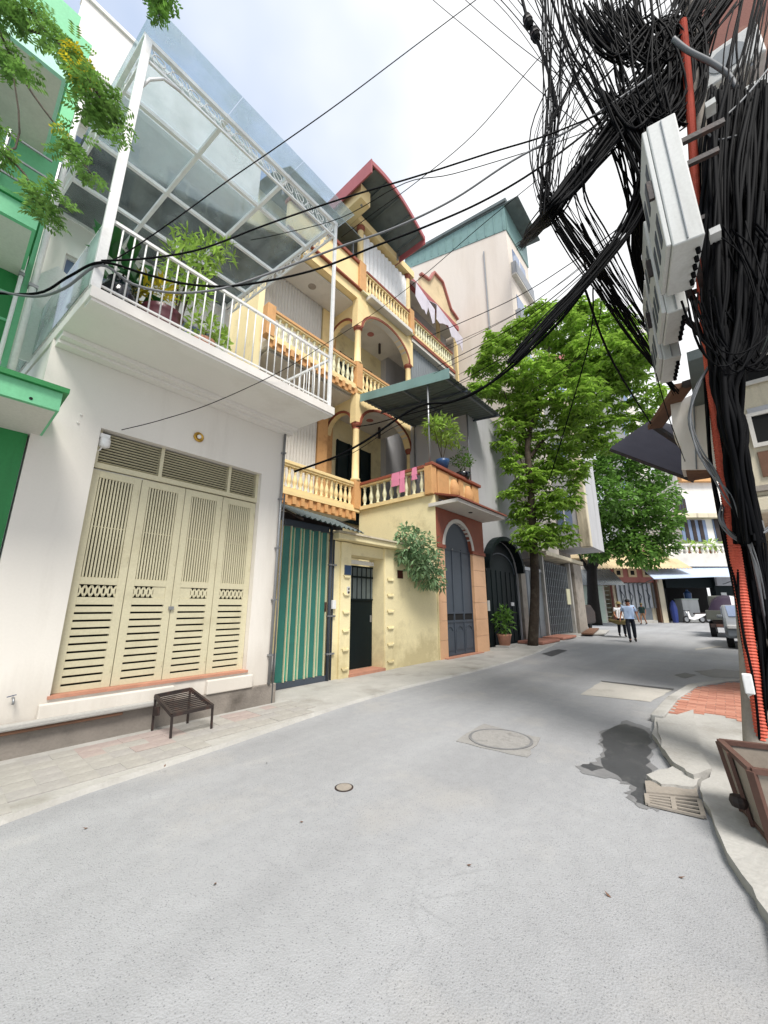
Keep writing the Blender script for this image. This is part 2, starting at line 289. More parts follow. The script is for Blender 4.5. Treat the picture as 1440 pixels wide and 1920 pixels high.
# ================================================================ GROUND
def road_mat():
    m = M('asphalt_pale', rgb(152, 153, 155), .85, .10, .45, 0, fine=.05, fscale=9, dirt=rgb(176, 172, 166), damt=.5, dscale=.8)
    t = m.node_tree; n = t.nodes; L = t.links.new; b = n['Principled BSDF']; src = b.inputs['Base Color'].links[0].from_socket
    tc = n['Texture Coordinate']
    def speck(scale, lo, hi, col, amt, src):
        v = n.new('ShaderNodeTexVoronoi'); v.inputs['Scale'].default_value = scale; L(tc.outputs['Object'], v.inputs['Vector'])
        sx = n.new('ShaderNodeSeparateColor'); L(v.outputs['Color'], sx.inputs[0])
        r = n.new('ShaderNodeMapRange'); r.inputs[1].default_value = lo; r.inputs[2].default_value = hi; r.inputs[3].default_value = 0; r.inputs[4].default_value = amt; L(sx.outputs[0], r.inputs[0])
        g = n.new('ShaderNodeMapRange'); g.inputs[1].default_value = .18; g.inputs[2].default_value = .5; g.inputs[3].default_value = 1; g.inputs[4].default_value = 0; L(v.outputs['Distance'], g.inputs[0])
        mu = n.new('ShaderNodeMath'); mu.operation = 'MULTIPLY'; L(r.outputs[0], mu.inputs[0]); L(g.outputs[0], mu.inputs[1])
        mi = n.new('ShaderNodeMix'); mi.data_type = 'RGBA'; L(mu.outputs[0], mi.inputs['Factor']); L(src, mi.inputs['A']); mi.inputs['B'].default_value = col; return mi.outputs['Result'], v
    s1, v1 = speck(120, .6, .95, rgb(72, 73, 77), .6, src)
    s2, v2 = speck(105, .72, 1.0, rgb(178, 178, 178), .25, s1)
    # long worn wheel tracks and hairline cracks
    mp = n.new('ShaderNodeMapping'); mp.inputs['Scale'].default_value = (.12, 1.1, 1); mp.inputs['Rotation'].default_value = (0, 0, .03); L(tc.outputs['Object'], mp.inputs[0])
    nw = n.new('ShaderNodeTexNoise'); nw.inputs['Scale'].default_value = 1.0; nw.inputs['Detail'].default_value = 4; L(mp.outputs[0], nw.inputs['Vector'])
    rw = n.new('ShaderNodeMapRange'); rw.inputs[1].default_value = .3; rw.inputs[2].default_value = .7; rw.inputs[3].default_value = .86; rw.inputs[4].default_value = 1.12; L(nw.outputs[0], rw.inputs[0])
    sw = n.new('ShaderNodeVectorMath'); sw.operation = 'SCALE'; L(s2, sw.inputs[0]); L(rw.outputs[0], sw.inputs['Scale'])
    dn_ = n.new('ShaderNodeTexNoise'); dn_.inputs['Scale'].default_value = 1.6; dn_.inputs['Detail'].default_value = 5; L(tc.outputs['Object'], dn_.inputs['Vector'])
    va = n.new('ShaderNodeVectorMath'); va.operation = 'MULTIPLY_ADD'; L(dn_.outputs['Color'], va.inputs[0]); va.inputs[1].default_value = (.9, .9, .9); L(tc.outputs['Object'], va.inputs[2])
    vc = n.new('ShaderNodeTexVoronoi'); vc.feature = 'DISTANCE_TO_EDGE'; vc.inputs['Scale'].default_value = .42; L(va.outputs[0], vc.inputs['Vector'])
    rc = n.new('ShaderNodeMapRange'); rc.inputs[1].default_value = .0; rc.inputs[2].default_value = .006; rc.inputs[3].default_value = .16; rc.inputs[4].default_value = 0; L(vc.outputs['Distance'], rc.inputs[0])
    rm = n.new('ShaderNodeMapRange'); rm.inputs[1].default_value = .5; rm.inputs[2].default_value = .62; rm.inputs[3].default_value = 0; rm.inputs[4].default_value = 1; L(nw.outputs[0], rm.inputs[0])
    cm = n.new('ShaderNodeMath'); cm.operation = 'MULTIPLY'; L(rc.outputs[0], cm.inputs[0]); L(rm.outputs[0], cm.inputs[1])
    mc = n.new('ShaderNodeMix'); mc.data_type = 'RGBA'; L(cm.outputs[0], mc.inputs['Factor']); L(sw.outputs[0], mc.inputs['A']); mc.inputs['B'].default_value = rgb(70, 70, 70); s2 = mc.outputs['Result']
    L(s2, b.inputs['Base Color'])
    bp = n.new('ShaderNodeBump'); bp.inputs['Strength'].default_value = .35; bp.inputs['Distance'].default_value = .006; L(v1.outputs['Distance'], bp.inputs['Height']); L(bp.outputs[0], b.inputs['Normal'])
    return m
m_road = road_mat()
MB().add([(-150, -150, 0), (250, -150, 0), (250, 250, 0), (-150, 250, 0)], [(0, 1, 2, 3)]).build('road', m_road, kind='structure')
def sheet(name, px, z, mat, jag=0, seed=1, sub=1, h=None, kind='structure'):
    rng = random.Random(seed); P = [pZ(x, y, z) for x, y in px]; Q = []
    for i, p in enumerate(P):
        q = P[(i+1) % len(P)]
        for j in range(sub):
            t = p.lerp(q, j/sub); Q.append(t+Vector((rng.uniform(-jag, jag), rng.uniform(-jag, jag), 0)) if j else t)
    mb = MB()
    if h: mb.prism([q-Vector((0, 0, h)) for q in Q], (0, 0, h))
    else: mb.add(Q, [tuple(range(len(Q)))])
    o = mb.build(name, mat); o['kind'] = kind
    # winding up
    if sum((Q[i].x*Q[(i+1) % len(Q)].y-Q[(i+1) % len(Q)].x*Q[i].y) for i in range(len(Q))) < 0: o.data.flip_normals()
    return o
m_wet = M('wet_asphalt', rgb(66, 67, 70), .5, .14, 3, spec=.5, dirt=rgb(120, 120, 120), damt=.35, dscale=5)
m_patch = M('patched_concrete', rgb(182, 178, 170), .85, .1, 1.5, .4, dirt=rgb(130, 124, 116), damt=.6, dscale=2)
m_tar = M('tar_stain', rgb(84, 84, 86), .6, .1, 3)  # dark tar colour of the seam along the patch
sheet('concrete_patch', [(1088, 1302), (1128, 1277), (1262, 1292), (1220, 1316)], .004, m_patch, .015, 3, 6)
sheet('tar_seam', [(1126, 1276), (1264, 1291), (1262, 1294), (1128, 1278)], .008, m_tar, .005, 3, 3)
m_damp = M('damp_asphalt', rgb(118, 118, 119), .7, .2, 3, dirt=rgb(140, 140, 140), damt=.6, dscale=4)
sheet('damp_edge', [(1128, 1370), (1175, 1350), (1220, 1366), (1232, 1392), (1222, 1420), (1236, 1452), (1222, 1478), (1236, 1520), (1198, 1514), (1174, 1494), (1180, 1474), (1152, 1460), (1092, 1450), (1080, 1436), (1120, 1428), (1130, 1405), (1122, 1388)], .003, m_damp, .03, 15, 5)
sheet('wet_stain', [(1133, 1372), (1175, 1357), (1213, 1372), (1222, 1392), (1212, 1420), (1222, 1450), (1212, 1475), (1225, 1512), (1202, 1506), (1182, 1490), (1186, 1472), (1160, 1455), (1128, 1432), (1138, 1405), (1130, 1388)], .004, m_wet, .03, 5, 4)
sheet('wet_stain', [(1088, 1436), (1108, 1430), (1135, 1440), (1110, 1446)], .004, m_wet, .02, 6, 3)
sheet('wet_stain', [(1300, 1258), (1340, 1254), (1400, 1258), (1400, 1272), (1330, 1269)], .004, m_wet, .05, 7, 3)
sheet('wet_stain', [(1264, 1266), (1285, 1261), (1307, 1266), (1285, 1272)], .004, m_wet, .03, 8, 3)
sheet('wet_stain', [(1014, 1226), (1048, 1217), (1064, 1220), (1034, 1231)], .004, m_wet, .05, 9, 3)
sheet('chalk_mark', [(1302, 1216), (1350, 1211), (1352, 1213), (1304, 1219)], .004, m_patch, .05, 9, 3)
# ---- left pavement: a low kerb of concrete and tiles
PAVE = .035
px_k = [(-400, 1700), (0, 1545), (150, 1490), (310, 1437), (450, 1390), (560, 1352), (640, 1325), (760, 1290), (880, 1262), (960, 1240), (1010, 1222), (1050, 1203), (1100, 1190)]
K = [pZ(x, y) for x, y in px_k]
mb = MB(); top = []
for p in K: top.append(Vector((p.x, p.y, PAVE)))
poly = top+[Vector((K[-1].x+1, 7.2, PAVE)), Vector((-4, 7.2, PAVE))]
mb.add(poly, [tuple(range(len(poly)))])
for i in range(len(K)-1): mb.quad(Vector((K[i].x, K[i].y-.03, 0)), Vector((K[i+1].x, K[i+1].y-.03, 0)), top[i+1], top[i])
pave = mb.build('pavement', m_conc, kind='structure')
me_t = []
for k in range(3): b = MB().box(-.0935, -.0935, 0, .0935, .0935, .016); me_t.append(b.mesh('tile', m_tiles[k]))
rng = random.Random(4); ca, sa = math.cos(.18), math.sin(.18)
cnt = 0
for i in range(-16, 40):
    for j in range(0, 9):
        x = -.2+i*.19*ca-(j*.19)*0; y = 3.98+j*.19+i*.19*sa*.12
        if x < -.6 or x > 3.75 or y > 5.02: continue
        ky = None
        for a, b in zip(K, K[1:]):
            if a.x <= x <= b.x: ky = a.y+(b.y-a.y)*(x-a.x)/(b.x-a.x)
        if ky is None or y < ky+.12: continue
        red = (y > 4.68+.16*math.sin(x*2.3) and rng.random() < .8 and math.sin(x*4.1+1) > -.2)
        t = inst('tile', me_t[2 if red else rng.choice([0, 0, 1])], pave, (x, y, PAVE-.008+rng.uniform(-.003, .002)), rng.uniform(-.01, .01)); cnt += 1
# ---- right pavement corner: concrete apron with a brick field and kerb stones
apx = [(1250, 1318), (1298, 1287), (1360, 1278), (1440, 1274), (1600, 1270), (1900, 1500), (1700, 2100), (1500, 1900), (1440, 1712), (1392, 1640), (1340, 1545), (1318, 1500), (1312, 1480), (1334, 1444), (1312, 1418), (1275, 1424), (1240, 1400), (1222, 1375), (1228, 1345)]
apron = sheet('pavement', apx, .06, m_conc, .02, 11, 3, h=.06)
sheet('worn_concrete_slab', [(1232, 1350), (1300, 1330), (1312, 1395), (1334, 1440), (1300, 1452), (1262, 1428), (1240, 1400)], .085, m_conc, .012, 12, 4, h=.07)
sheet('worn_concrete_slab', [(1212, 1452), (1262, 1436), (1318, 1452), (1300, 1475), (1240, 1470)], .05, m_conc, .015, 13, 4, h=.05)
bme = [MB().box(-.098, -.048, 0, .098, .048, .05).mesh('brick', m) for m in m_brick]
def inpoly(x, y, P):
    c = False
    for i in range(len(P)):
        a, b = P[i], P[i-1]
        if (a.y > y) != (b.y > y) and x < (b.x-a.x)*(y-a.y)/(b.y-a.y)+a.x: c = not c
    return c
BF = [pZ(x, y, .06) for x, y in [(1258, 1337), (1275, 1312), (1302, 1291), (1360, 1281), (1440, 1278), (1560, 1276), (1560, 1380), (1440, 1364), (1340, 1340)]]
rng = random.Random(9); nb = 0
for i in range(-30, 40):
    for j in range(-40, 40):
        x, y = 8.2+i*.102, -.1+j*.202+(.101 if i % 2 else 0)
        if inpoly(x, y, BF) and nb < 300:
            inst('brick', bme[rng.randrange(3)], apron, (x, y, .018+rng.uniform(-.003, .004)), PI/2+rng.uniform(-.02, .02)); nb += 1
for i, (a, b) in enumerate([((1232, 1346), (1262, 1311)), ((1262, 1311), (1300, 1287)), ((1300, 1287), (1360, 1279)), ((1360, 1279), (1440, 1275))]):
    p, q = pZ(*a, .06), pZ(*b, .06); MB().bar(p.lerp(q, .01)+Vector((0, 0, -.02)), p.lerp(q, .99)+Vector((0, 0, -.02)), .14, .1).build('kerb_stone', m_conc, apron, bev=.012)
# ---- covers and drain
m_mh = M('rough_worn_concrete', rgb(148, 146, 143), .9, .2, 6, .8, dirt=rgb(92, 90, 88), damt=.8, dscale=6)
t = thing('manhole_cover', 'rectangular concrete manhole slab with a round iron lid in the road', 'manhole cover', pZ(932, 1388))
Q = [pZ(x, y, .006) for x, y in [(856, 1390), (905, 1357), (1010, 1383), (990, 1421)]]
rgq = random.Random(5); QQ = [Q[i].lerp(Q[(i+1) % 4], j/5)+Vector((rgq.uniform(-.02, .02), rgq.uniform(-.02, .02), 0)) for i in range(4) for j in range(5)]; MB().prism([q-Vector((0, 0, .01)) for q in QQ], (0, 0, .012)).build('frame', m_mh, t)
cQ = sum(Q, Vector())/4
rx = .5; mb = MB().lathe(cQ+Vector((0, 0, .004)), [(.335, 0), (.335, .005), (.318, .005), (.318, .003), (0.001, .003)], 28); mb.build('rim', m_damp, t)
MB().lathe(cQ+Vector((0, 0, .006)), [(.305, 0), (.305, .001), (0.001, .002)], 24).build('lid', m_mh, t)
t = thing('valve_cover', 'small round iron valve cover set in the asphalt', 'manhole cover', pZ(645, 1477))
c = pZ(645, 1477); MB().lathe(c, [(.075, 0), (.075, .004), (.066, .005), (.066, .003), (.001, .003)], 20).build('ring', m_iron, t); MB().lathe(c, [(.062, .003), (.062, .007), (.001, .008)], 18).build('lid', m_cement, t)
Q = [pZ(x, y, .008) for x, y in [(1210, 1470), (1302, 1466), (1320, 1534), (1215, 1510)]]
t = thing('storm_drain', 'concrete storm drain cover with iron grate slots by the kerb', 'drain', sum(Q, Vector())/4)
MB().prism([q-Vector((0, 0, .006)) for q in [Q[0], Q[1], Q[1].lerp(Q[2], .55), Q[0].lerp(Q[3], .55)]], (0, 0, .03)).build('slab', m_cement, t)
g0, g1, g2, g3 = Q[0].lerp(Q[3], .58), Q[1].lerp(Q[2], .58), Q[2], Q[3]
MB().prism([g-Vector((0, 0, .006)) for g in (g0, g1, g2, g3)], (0, 0, .008)).build('pit', m_dark, t)
for i in range(5): a, b = g0.lerp(g3, i/4), g1.lerp(g2, i/4); MB().bar(a+Vector((0, 0, .006)), b+Vector((0, 0, .006)), .022, .014).build('bar', m_cement, t)
for i in range(3): a, b = g0.lerp(g1, i/2), g3.lerp(g2, i/2); MB().bar(a+Vector((0, 0, .008)), b+Vector((0, 0, .008)), .03, .016).build('frame', m_cement, t)
# a few fallen leaves and bits of grit on the road
rng = random.Random(21)
LEAFL = {(309, 1436): 'dry leaf on the pavement edge below the iron rack', (500, 1430): 'dry leaf on the road right of the iron rack', (403, 1657): 'dry leaf on the asphalt in the lower left of the picture', (905, 1272): 'dry leaf on the road near the arched garage', (1140, 1678): 'dry leaf in the lower right of the road', (1278, 1645): 'dry leaf on the road nearest the metal bin', (880, 1622): 'dry leaf in the lower middle of the road', (565, 1541): 'dry leaf left of the small round valve cover', (160, 1553): 'dry leaf at the far left edge of the road'}
for x, y in [(309, 1436), (500, 1430), (403, 1657), (905, 1272), (1140, 1678), (1278, 1645), (880, 1622), (565, 1541), (160, 1553)]:
    p = pZ(x, y, .006 if y > 1440 else .055 if x < 320 else .006); a = rng.uniform(0, 6); d = Vector((math.cos(a), math.sin(a), .15))*.017; e = Vector((-d.y, d.x, 0))*.45
    tag(MB().add([p-d, p+e, p+d+Vector((0, 0, .008)), p-e], [(0, 1, 2, 3)]).build('fallen_leaf', m_wood, origin=p), LEAFL[(x, y)], 'leaf', 'dry leaves fallen on the road')
# ================================================================ WHITE HOUSE
FY = 5.25                                   # facade plane
t = wh = thing('white_house', 'white plastered house with cream folding shutters and a glass roofed terrace', 'house', (2, FY, 0))
dx0, dx1, dz0, dz1 = .98, 3.12, .53, 3.45
mb = MB(); mb.box(.40, FY, .30, dx0, FY+.25, 4.32); mb.box(dx1, FY, .30, 3.53, FY+.25, 4.32); mb.box(dx0, FY, dz1, dx1, FY+.25, 4.32); mb.box(dx0, FY, .30, dx1, FY+.25, dz0-.03)
mb.box(3.28, FY+.25, 0, 3.53, 12, 4.32); mb.box(.4, 11.8, 0, 3.28, 12, 4.32)
mb.build('wall', m_wfront, t)
MB().box(dx0-.02, FY-.02, dz0-.03, dx1+.02, FY+.22, dz0).build('threshold', m_terra, t)
MB().box(.42, FY+.3, 0, 3.26, 11.7, .3).build('floor', m_cement, t)
m_plinth = M('dark_cement', rgb(132, 125, 117), .9, .2, 2, .5, dirt=rgb(66, 60, 54), damt=.7, dscale=1.6)  # darker cement tone, blotched by noise
mb = MB(); mb.box(.38, FY-.05, 0.02, 3.6, FY+.25, .30); mb.build('plinth', m_plinth, t, bev=.01)
MB().box(.9, FY-.07, .30, 2.15, FY-.005, .47).build('step', m_wfront, t, bev=.012)
MB().box(2.55, FY-.07, .30, 3.2, FY-.005, .47).build('step', m_wfront, t, bev=.012)
MB().box(.1, FY-.13, .29, 1.95, FY-.051, .345).build('ledge', m_conc, t, bev=.015)
MB().box(.1, FY-.11, .255, 1.62, FY-.055, .29).build('ledge_board', m_wood, t, bev=.008)
MB().box(.05, FY-.16, .02, .5, FY-.055, .16).build('curb_block', m_cement, t, bev=.02)
# folding shutters
def panel(x0, x1, kind):
    y0, y1 = FY+.10, FY+.135; mb = MB(); w = x1-x0; z0, z1 = dz0, 2.97; st = .085
    mb.box(x0, y0, z0, x0+st, y1, z1); mb.box(x1-st, y0, z0, x1, y1, z1); a, b = x0+st, x1-st
    mb.box(a, y0, 2.88, b, y1, z1)
    n = 11
    for i in range(n): u = a+(b-a)*(i+.5)/n; mb.box(u-.0095, y0+.004, 1.72, u+.0095, y1-.004, 2.88)
    for zz in (2.3,): mb.box(a, y0+.02, zz-.006, b, y1-.002, zz+.006)
    mb.box(a, y0, 1.64, b, y1, 1.72)
    ha, hb = (a, b) if kind == 0 else (a, a+(b-a)*.62) if kind == 1 else (a+(b-a)*.38, b)
    if kind == 1: mb.box(hb, y0+.008, 1.5, b, y1, 1.64)
    if kind == 2: mb.box(a, y0+.008, 1.5, ha, y1, 1.64)
    k = 6 if kind == 0 else 4
    for i in range(k):
        u0, u1 = ha+(hb-ha)*i/k, ha+(hb-ha)*(i+1)/k
        for s in (0, 1):
            p, q = (u0, (y0+y1)/2, 1.51 if s else 1.63), (u1, (y0+y1)/2, 1.63 if s else 1.51); mb.bar(p, q, .02, .02, up=(0, 1, 0))
        mb.box((u0+u1)/2-.02, y0+.006, 1.545, (u0+u1)/2+.02, y1-.006, 1.595)
    mb.box(a, y0, 1.42, b, y1, 1.5)
    nz = 11; zz = 1.42-.006
    hgt = (1.42-(z0))/nz
    for i in range(nz): mb.box(a, y0, 1.42-hgt*(i+1)+.0, b, y1, 1.42-hgt*i-.022)
    o = mb.build('door_panel', m_cream, wh, bev=.0025)
    MB().box(a, y1+.012, z0+.02, b, y1+.016, z1-.05).build('backing', m_dark, o)  # near-black sheet: darkness of the unlit room painted behind the slots
    for zz in (2.78, 1.95, .72): MB().tube([(x1-.02, y0-.004, zz-.03), (x1-.02, y0-.004, zz+.03)], .006, 6).build('hinge', m_cream, o)
    return o
pw = (dx1-dx0)/4
for i, k in enumerate([0, 1, 2, 0]): o = panel(dx0+i*pw+.004, dx0+(i+1)*pw-.004, k)
for i in (1, 2): o.parent and None
MB().box(dx0+2*pw-.03, FY+.075, 1.36, dx0+2*pw+.03, FY+.098, 1.40).build('bolt', m_steel, wh)
# louvred transom
mb = MB(); mb.box(dx0, FY+.08, 2.985, dx1, FY+.15, 3.05)
for x in (dx0+.02, dx0+.72, dx0+1.66, dx1-.02): mb.box(x-.02, FY+.08, 3.05, x+.02, FY+.15, dz1)
mb.build('transom_frame', m_cream, t)
for a, b in ((dx0+.04, dx0+.70), (dx0+.74, dx0+1.64), (dx0+1.68, dx1-.04)):
    mb = MB()
    for i in range(11): z = 3.07+i*.035; mb.bar((a, FY+.115, z), (b, FY+.115, z), .028, .005, up=(0, .35, .93))
    o = mb.build('louvre', m_cream, t)
    MB().box(a, FY+.16, 3.06, b, FY+.165, dz1).build('backing', m_dark, o)  # near-black sheet paints the unlit gaps between louvres
# terrace slab
SK = -.09                                    # party walls run slightly askew
def sk(x, y): return x+SK*(y-4.2)
SB = 4.20
def skbox(mb, x0, y0, z0, x1, y1, z1): return mb.prism([(sk(x0, y0), y0, z0), (sk(x1, y0), y0, z0), (sk(x1, y1), y1, z0), (sk(x0, y1), y1, z0)], (0, 0, z1-z0))
mb = MB(); skbox(mb, .50, SB, 4.34, 3.68, 9.5, 4.46); mb.build('terrace_slab', m_white, t)
mb = MB(); skbox(mb, .52, SB+.02, 4.31, 3.66, SB+.20, 4.338); skbox(mb, .52, 5.02, 4.28, 3.66, FY-.002, 4.338); skbox(mb, .52, 5.12, 4.24, 3.66, FY-.004, 4.278); mb.build('moulding', m_white, t)
mb = MB(); mb.prism([(.402, FY+.251, .3), (.6, FY+.251, .3), (.1, 12, .3), (-.2, 12, .3)], (0, 0, 4.03)); mb.build('side_wall', m_white, t)
# upper storey, set back
UY = 7.75
mb = MB(); mb.box(-.1, UY, 4.46, 3.45, UY+.2, 5.5); mb.box(-.1, UY, 5.5, .5, UY+.2, 8.6); mb.box(3.1, UY, 5.5, 3.45, UY+.2, 8.6); mb.box(.5, UY, 7.4, 3.1, UY+.2, 8.6); mb.box(1.25, UY, 5.5, 1.75, UY+.2, 7.4)
mb.box(-.1, UY+.2, 8.5, 3.45, UY+.7, 8.598); mb.box(-.1, UY+.5, 8.6, 3.45, UY+.7, 12.2); mb.box(3.25, UY+.7, 4.46, 3.45, 11.5, 12.2)
mb.build('upper_wall', m_white, t)
for a, b, z0, z1 in ((.5, 1.25, 5.5, 7.4), (1.75, 3.1, 5.5, 7.4)):
    o = MB().box(a, UY+.1, z0, b, UY+.12, z1).build('window', m_window, t)
    mb = MB(); k = 2 if b-a < 1 else 3
    for i in range(k+1): x = a+(b-a)*i/k; mb.box(x-.025, UY+.05, z0, x+.025, UY+.098, z1)
    mb.box(a, UY+.055, z1-.05, b, UY+.095, z1); mb.build('frame', m_whitep, o)
o = MB().box(.0, UY+.46, 8.9, 3.3, UY+.49, 10.4).build('loggia_window', m_window, t)
MB().box(-.1, 7.0, 10.7, 3.45, UY+.499, 10.82).build('balcony_floor', m_soffit, t)
mb = MB(); mb.box(-.12, 6.98, 10.6, 3.47, 7.10, 12.0); mb.build('parapet', m_white, t, bev=.01)
MB().box(-.14, 6.94, 12.0, 3.49, 7.16, 12.08).build('coping', m_white, t)
MB().box(-.1, 7.4, 4.47, 3.3, 7.7, 4.52).build('skirting', m_conc, t)
# low wall of the loggia over the glass roof
MB().box(-.1, 7.30, 8.3, 3.45, UY, 8.5).build('loggia_floor', m_soffit, t)
# railing
RZ = 5.34
rail = MB(); rail.bar((.53, SB+.05, RZ), (3.62, SB+.05, RZ), .035, .035); rail.bar((.53, SB+.05, 4.53), (3.62, SB+.05, 4.53), .02, .02)
o = rail.build('railing', m_whitep, t)
bm_ = MB().tube([(0, 0, 4.46), (0, 0, RZ)], .0085, 6).mesh('bar', m_whitep, smooth=True)
for i in range(1, 27):
    x = .55+i*(3.05/27); inst('bar', bm_, o, (x, SB+.05, 0))
side = MB(); side.bar((3.62, SB+.05, RZ), (sk(3.62, 5.9), 5.9, RZ), .035, .035); o = side.build('railing', m_whitep, t)
for i in range(1, 14): y = SB+.05+i*.125; inst('bar', bm_, o, (sk(3.62, y), y, 0))
left = MB(); left.bar((.53, SB+.05, RZ), (sk(.53, 7.6), 7.6, RZ), .03, .03); left.bar((.53, SB+.05, 4.6), (sk(.53, 7.6), 7.6, 4.6), .03, .03); o = left.build('railing', m_whitep, t)
for i in range(1, 24): y = SB+.05+i*.145; inst('bar', bm_, o, (sk(.53, y), y, 0))
MB().prism([(.505, SB+.06, 4.58), (sk(.505, 7.5), 7.5, 4.58), (sk(.505, 7.5), 7.5, 5.3), (.505, SB+.06, 5.3)], (.008, 0, 0)).build('side_glass', m_gglass, t)
# glass roof on posts
GZ = 8.1
for x, y, w in ((.53, SB+.05, .085), (3.60, SB+.05, .05), (sk(.5, 7.55), 7.55, .07), (sk(3.5, 7.55), 7.55, .07)): MB().box(x-w/2, y-w/2, 4.46, x+w/2, y+w/2, GZ).build('post', m_whitep, t, bev=.004)
GX = [.50, 1.55, 2.58, 3.60]; GYs = [SB+.05, 5.02, 5.98, 6.9, 7.75]
for x in GX: MB().bar((sk(x, SB), SB+.02, GZ), (sk(x, 7.75), 7.75, GZ), .05, .07).build('rafter', m_whitep, t)
for y in GYs: MB().bar((sk(.48, y), y, GZ+.004), (sk(3.62, y), y, GZ+.004), .05, .06).build('purlin', m_whitep, t)
for i in range(3):
    for j in range(4):
        ya, yb = (SB-.30 if j == 0 else GYs[j]+.005), GYs[j+1]-.005; a, b = GX[i]+(-.05 if i == 0 else .005), GX[i+1]-.005+(.1 if i == 2 else 0)
        MB().prism([(sk(a, ya), ya, GZ+.05), (sk(b, ya), ya, GZ+.05), (sk(b, yb), yb, GZ+.05), (sk(a, yb), yb, GZ+.05)], (0, 0, .01)).build('glass_pane', m_glass, t)
def scrollbeam(p, q, dz, nb, name):
    p, q = Vector(p), Vector(q); mb = MB(); mb.bar(p-Vector((0, 0, dz)), q-Vector((0, 0, dz)), .03, .03)
    d = (q-p)/nb; u = Vector((0, 0, 1))
    for i in range(nb):
        c = p+d*(i+.5)-u*(dz/2); e = d.normalized(); pts = []
        for k in range(15):
            th = k/14*2*PI*1.25; r = dz*.42*(1-.6*k/14); s = 1 if i % 2 else -1
            pts.append(c+e*(r*math.cos(th))+u*(s*r*math.sin(th)))
        mb.tube(pts, .008, 5)
        mb.tube([p+d*i-u*.02, p+d*(i+.35)-u*(dz*.5), p+d*(i+1)-u*(dz-.01)], .007, 5)
    return mb.build(name, m_whitep, wh, smooth=False)
scrollbeam((.58, SB+.05, GZ-.03), (3.58, SB+.05, GZ-.03), .27, 14, 'scroll_beam')
scrollbeam((3.58, SB+.09, GZ-.03), (sk(3.6, 7.5), 7.5, GZ-.03), .24, 12, 'scroll_beam')
scrollbeam((.53, SB+.1, GZ-.03), (sk(.5, 7.5), 7.5, GZ-.03), .24, 8, 'scroll_beam')
MB().tube([(.55, SB+.05, 7.3), (.62, SB+.05, 7.55), (.75, SB+.05, 7.75), (.95, SB+.05, 7.8)], .018, 6).build('brace', m_whitep, t, smooth=True)
# fittings on the white house
c = pY(372, 820, FY); t = thing('wall_lamp', 'round brass wall lamp above the cream shutters', 'lamp', c)
MB().lathe(c-Vector((0, .001, 0)), [(.062, 0), (.072, .012), (.066, .024), (.052, .03), (.045, .022), (.001, .022)], 24, 'Y').build('rim', m_brass, t, smooth=True)
MB().lathe(c-Vector((0, .022, 0)), [(.03, 0), (.028, .014), (.015, .022), (.001, .024)], 16, 'Y').build('bulb', m_lamp, t, smooth=True)
c = Vector((1.05, FY+.06, 3.30)); t = thing('sensor_lamp', 'white plastic floodlight in the corner of the louvred transom', 'lamp', c)
MB().lathe(c, [(.02, -.07), (.058, -.05), (.06, .03), (.05, .055), (.001, .06)], 16).build('head', m_lamp, t, smooth=True)
MB().box(c.x-.06, FY+.03, c.z+.05, c.x+.04, FY+.12, c.z+.1).build('bracket', m_lamp, t); MB().tube([c+Vector((-.02, 0, -.06)), c+Vector((-.03, .01, -.10)), c+Vector((-.05, .03, -.11))], .008, 6).build('sensor', m_lamp, t)
c = pY(24, 1308, FY); t = thing('water_tap', 'metal garden tap with blue lever on the white wall', 'tap', c)
MB().tube([c, c-Vector((0, .06, 0)), c-Vector((0, .075, .02)), c-Vector((0, .078, .05))], .010, 8).build('spout', m_steel, t, smooth=True)
MB().bar(c+Vector((-.05, -.05, .018)), c+Vector((.015, -.05, .03)), .012, .006).build('lever', m_bluepl, t)
P = [pY(541, 818, FY-.04), pY(513, 1296, FY-.04)]; x = 3.47
t = thing('drain_pipe', 'grey drainpipe running down the corner of the white house', 'pipe', (x, FY-.05, 0))
MB().tube([(x, FY-.05, .3), (x, FY-.05, 4.26)], .022, 8).build('pipe', m_steel, t, smooth=True)
MB().tube([(x+.07, FY-.04, .04), (x+.07, FY-.04, 3.2)], .014, 8).build('conduit', m_cabg, t, smooth=True)
for z in (.7, 1.5, 2.3, 3.1, 3.9): MB().box(x-.03, FY-.075, z-.012, x+.03, FY-.002, z+.012).build('clamp', m_steel, t)
for i, (x, y) in enumerate([(152, 778), (146, 793)]): c = pY(x, y, FY); tag(MB().lathe(c, [(.012, 0), (.014, .012), (.001, .02)], 8, 'Y').build('wall_hook', m_white, origin=c), ('upper' if i == 0 else 'lower')+' small anchor knob on the white wall left of the shutters', 'hook')
# iron rack
t = thing('iron_rack', 'black iron slatted rack standing as a step before the shutters', 'rack', (2.1, 4.75, PAVE))
a, b, c_, d = Vector((1.92, 5.12, .40)), Vector((2.30, 5.10, .42)), Vector((2.38, 4.66, .28)), Vector((1.94, 4.66, .27))
mb = MB()
for p, q in ((a, b), (b, c_), (c_, d), (d, a)): mb.bar(p, q, .03, .035)
mb.build('frame', m_iron, t)
for i in range(1, 12): f = i/12; MB().bar(a.lerp(d, f), b.lerp(c_, f), .014, .012).build('slat', m_iron, t)
for p in (a, b, c_, d): MB().bar(p, (p.x+(.01 if p.x < 2.1 else .01), p.y-.0, PAVE+.003), .02, .02, up=(0, 1, 0)).build('leg', m_iron, t)
MB().bar(a.lerp(d, .3)-Vector((0, 0, .1)), a.lerp(d, .02)-Vector((0, 0, .16)), .02, .09).build('side_plate', m_iron, t)
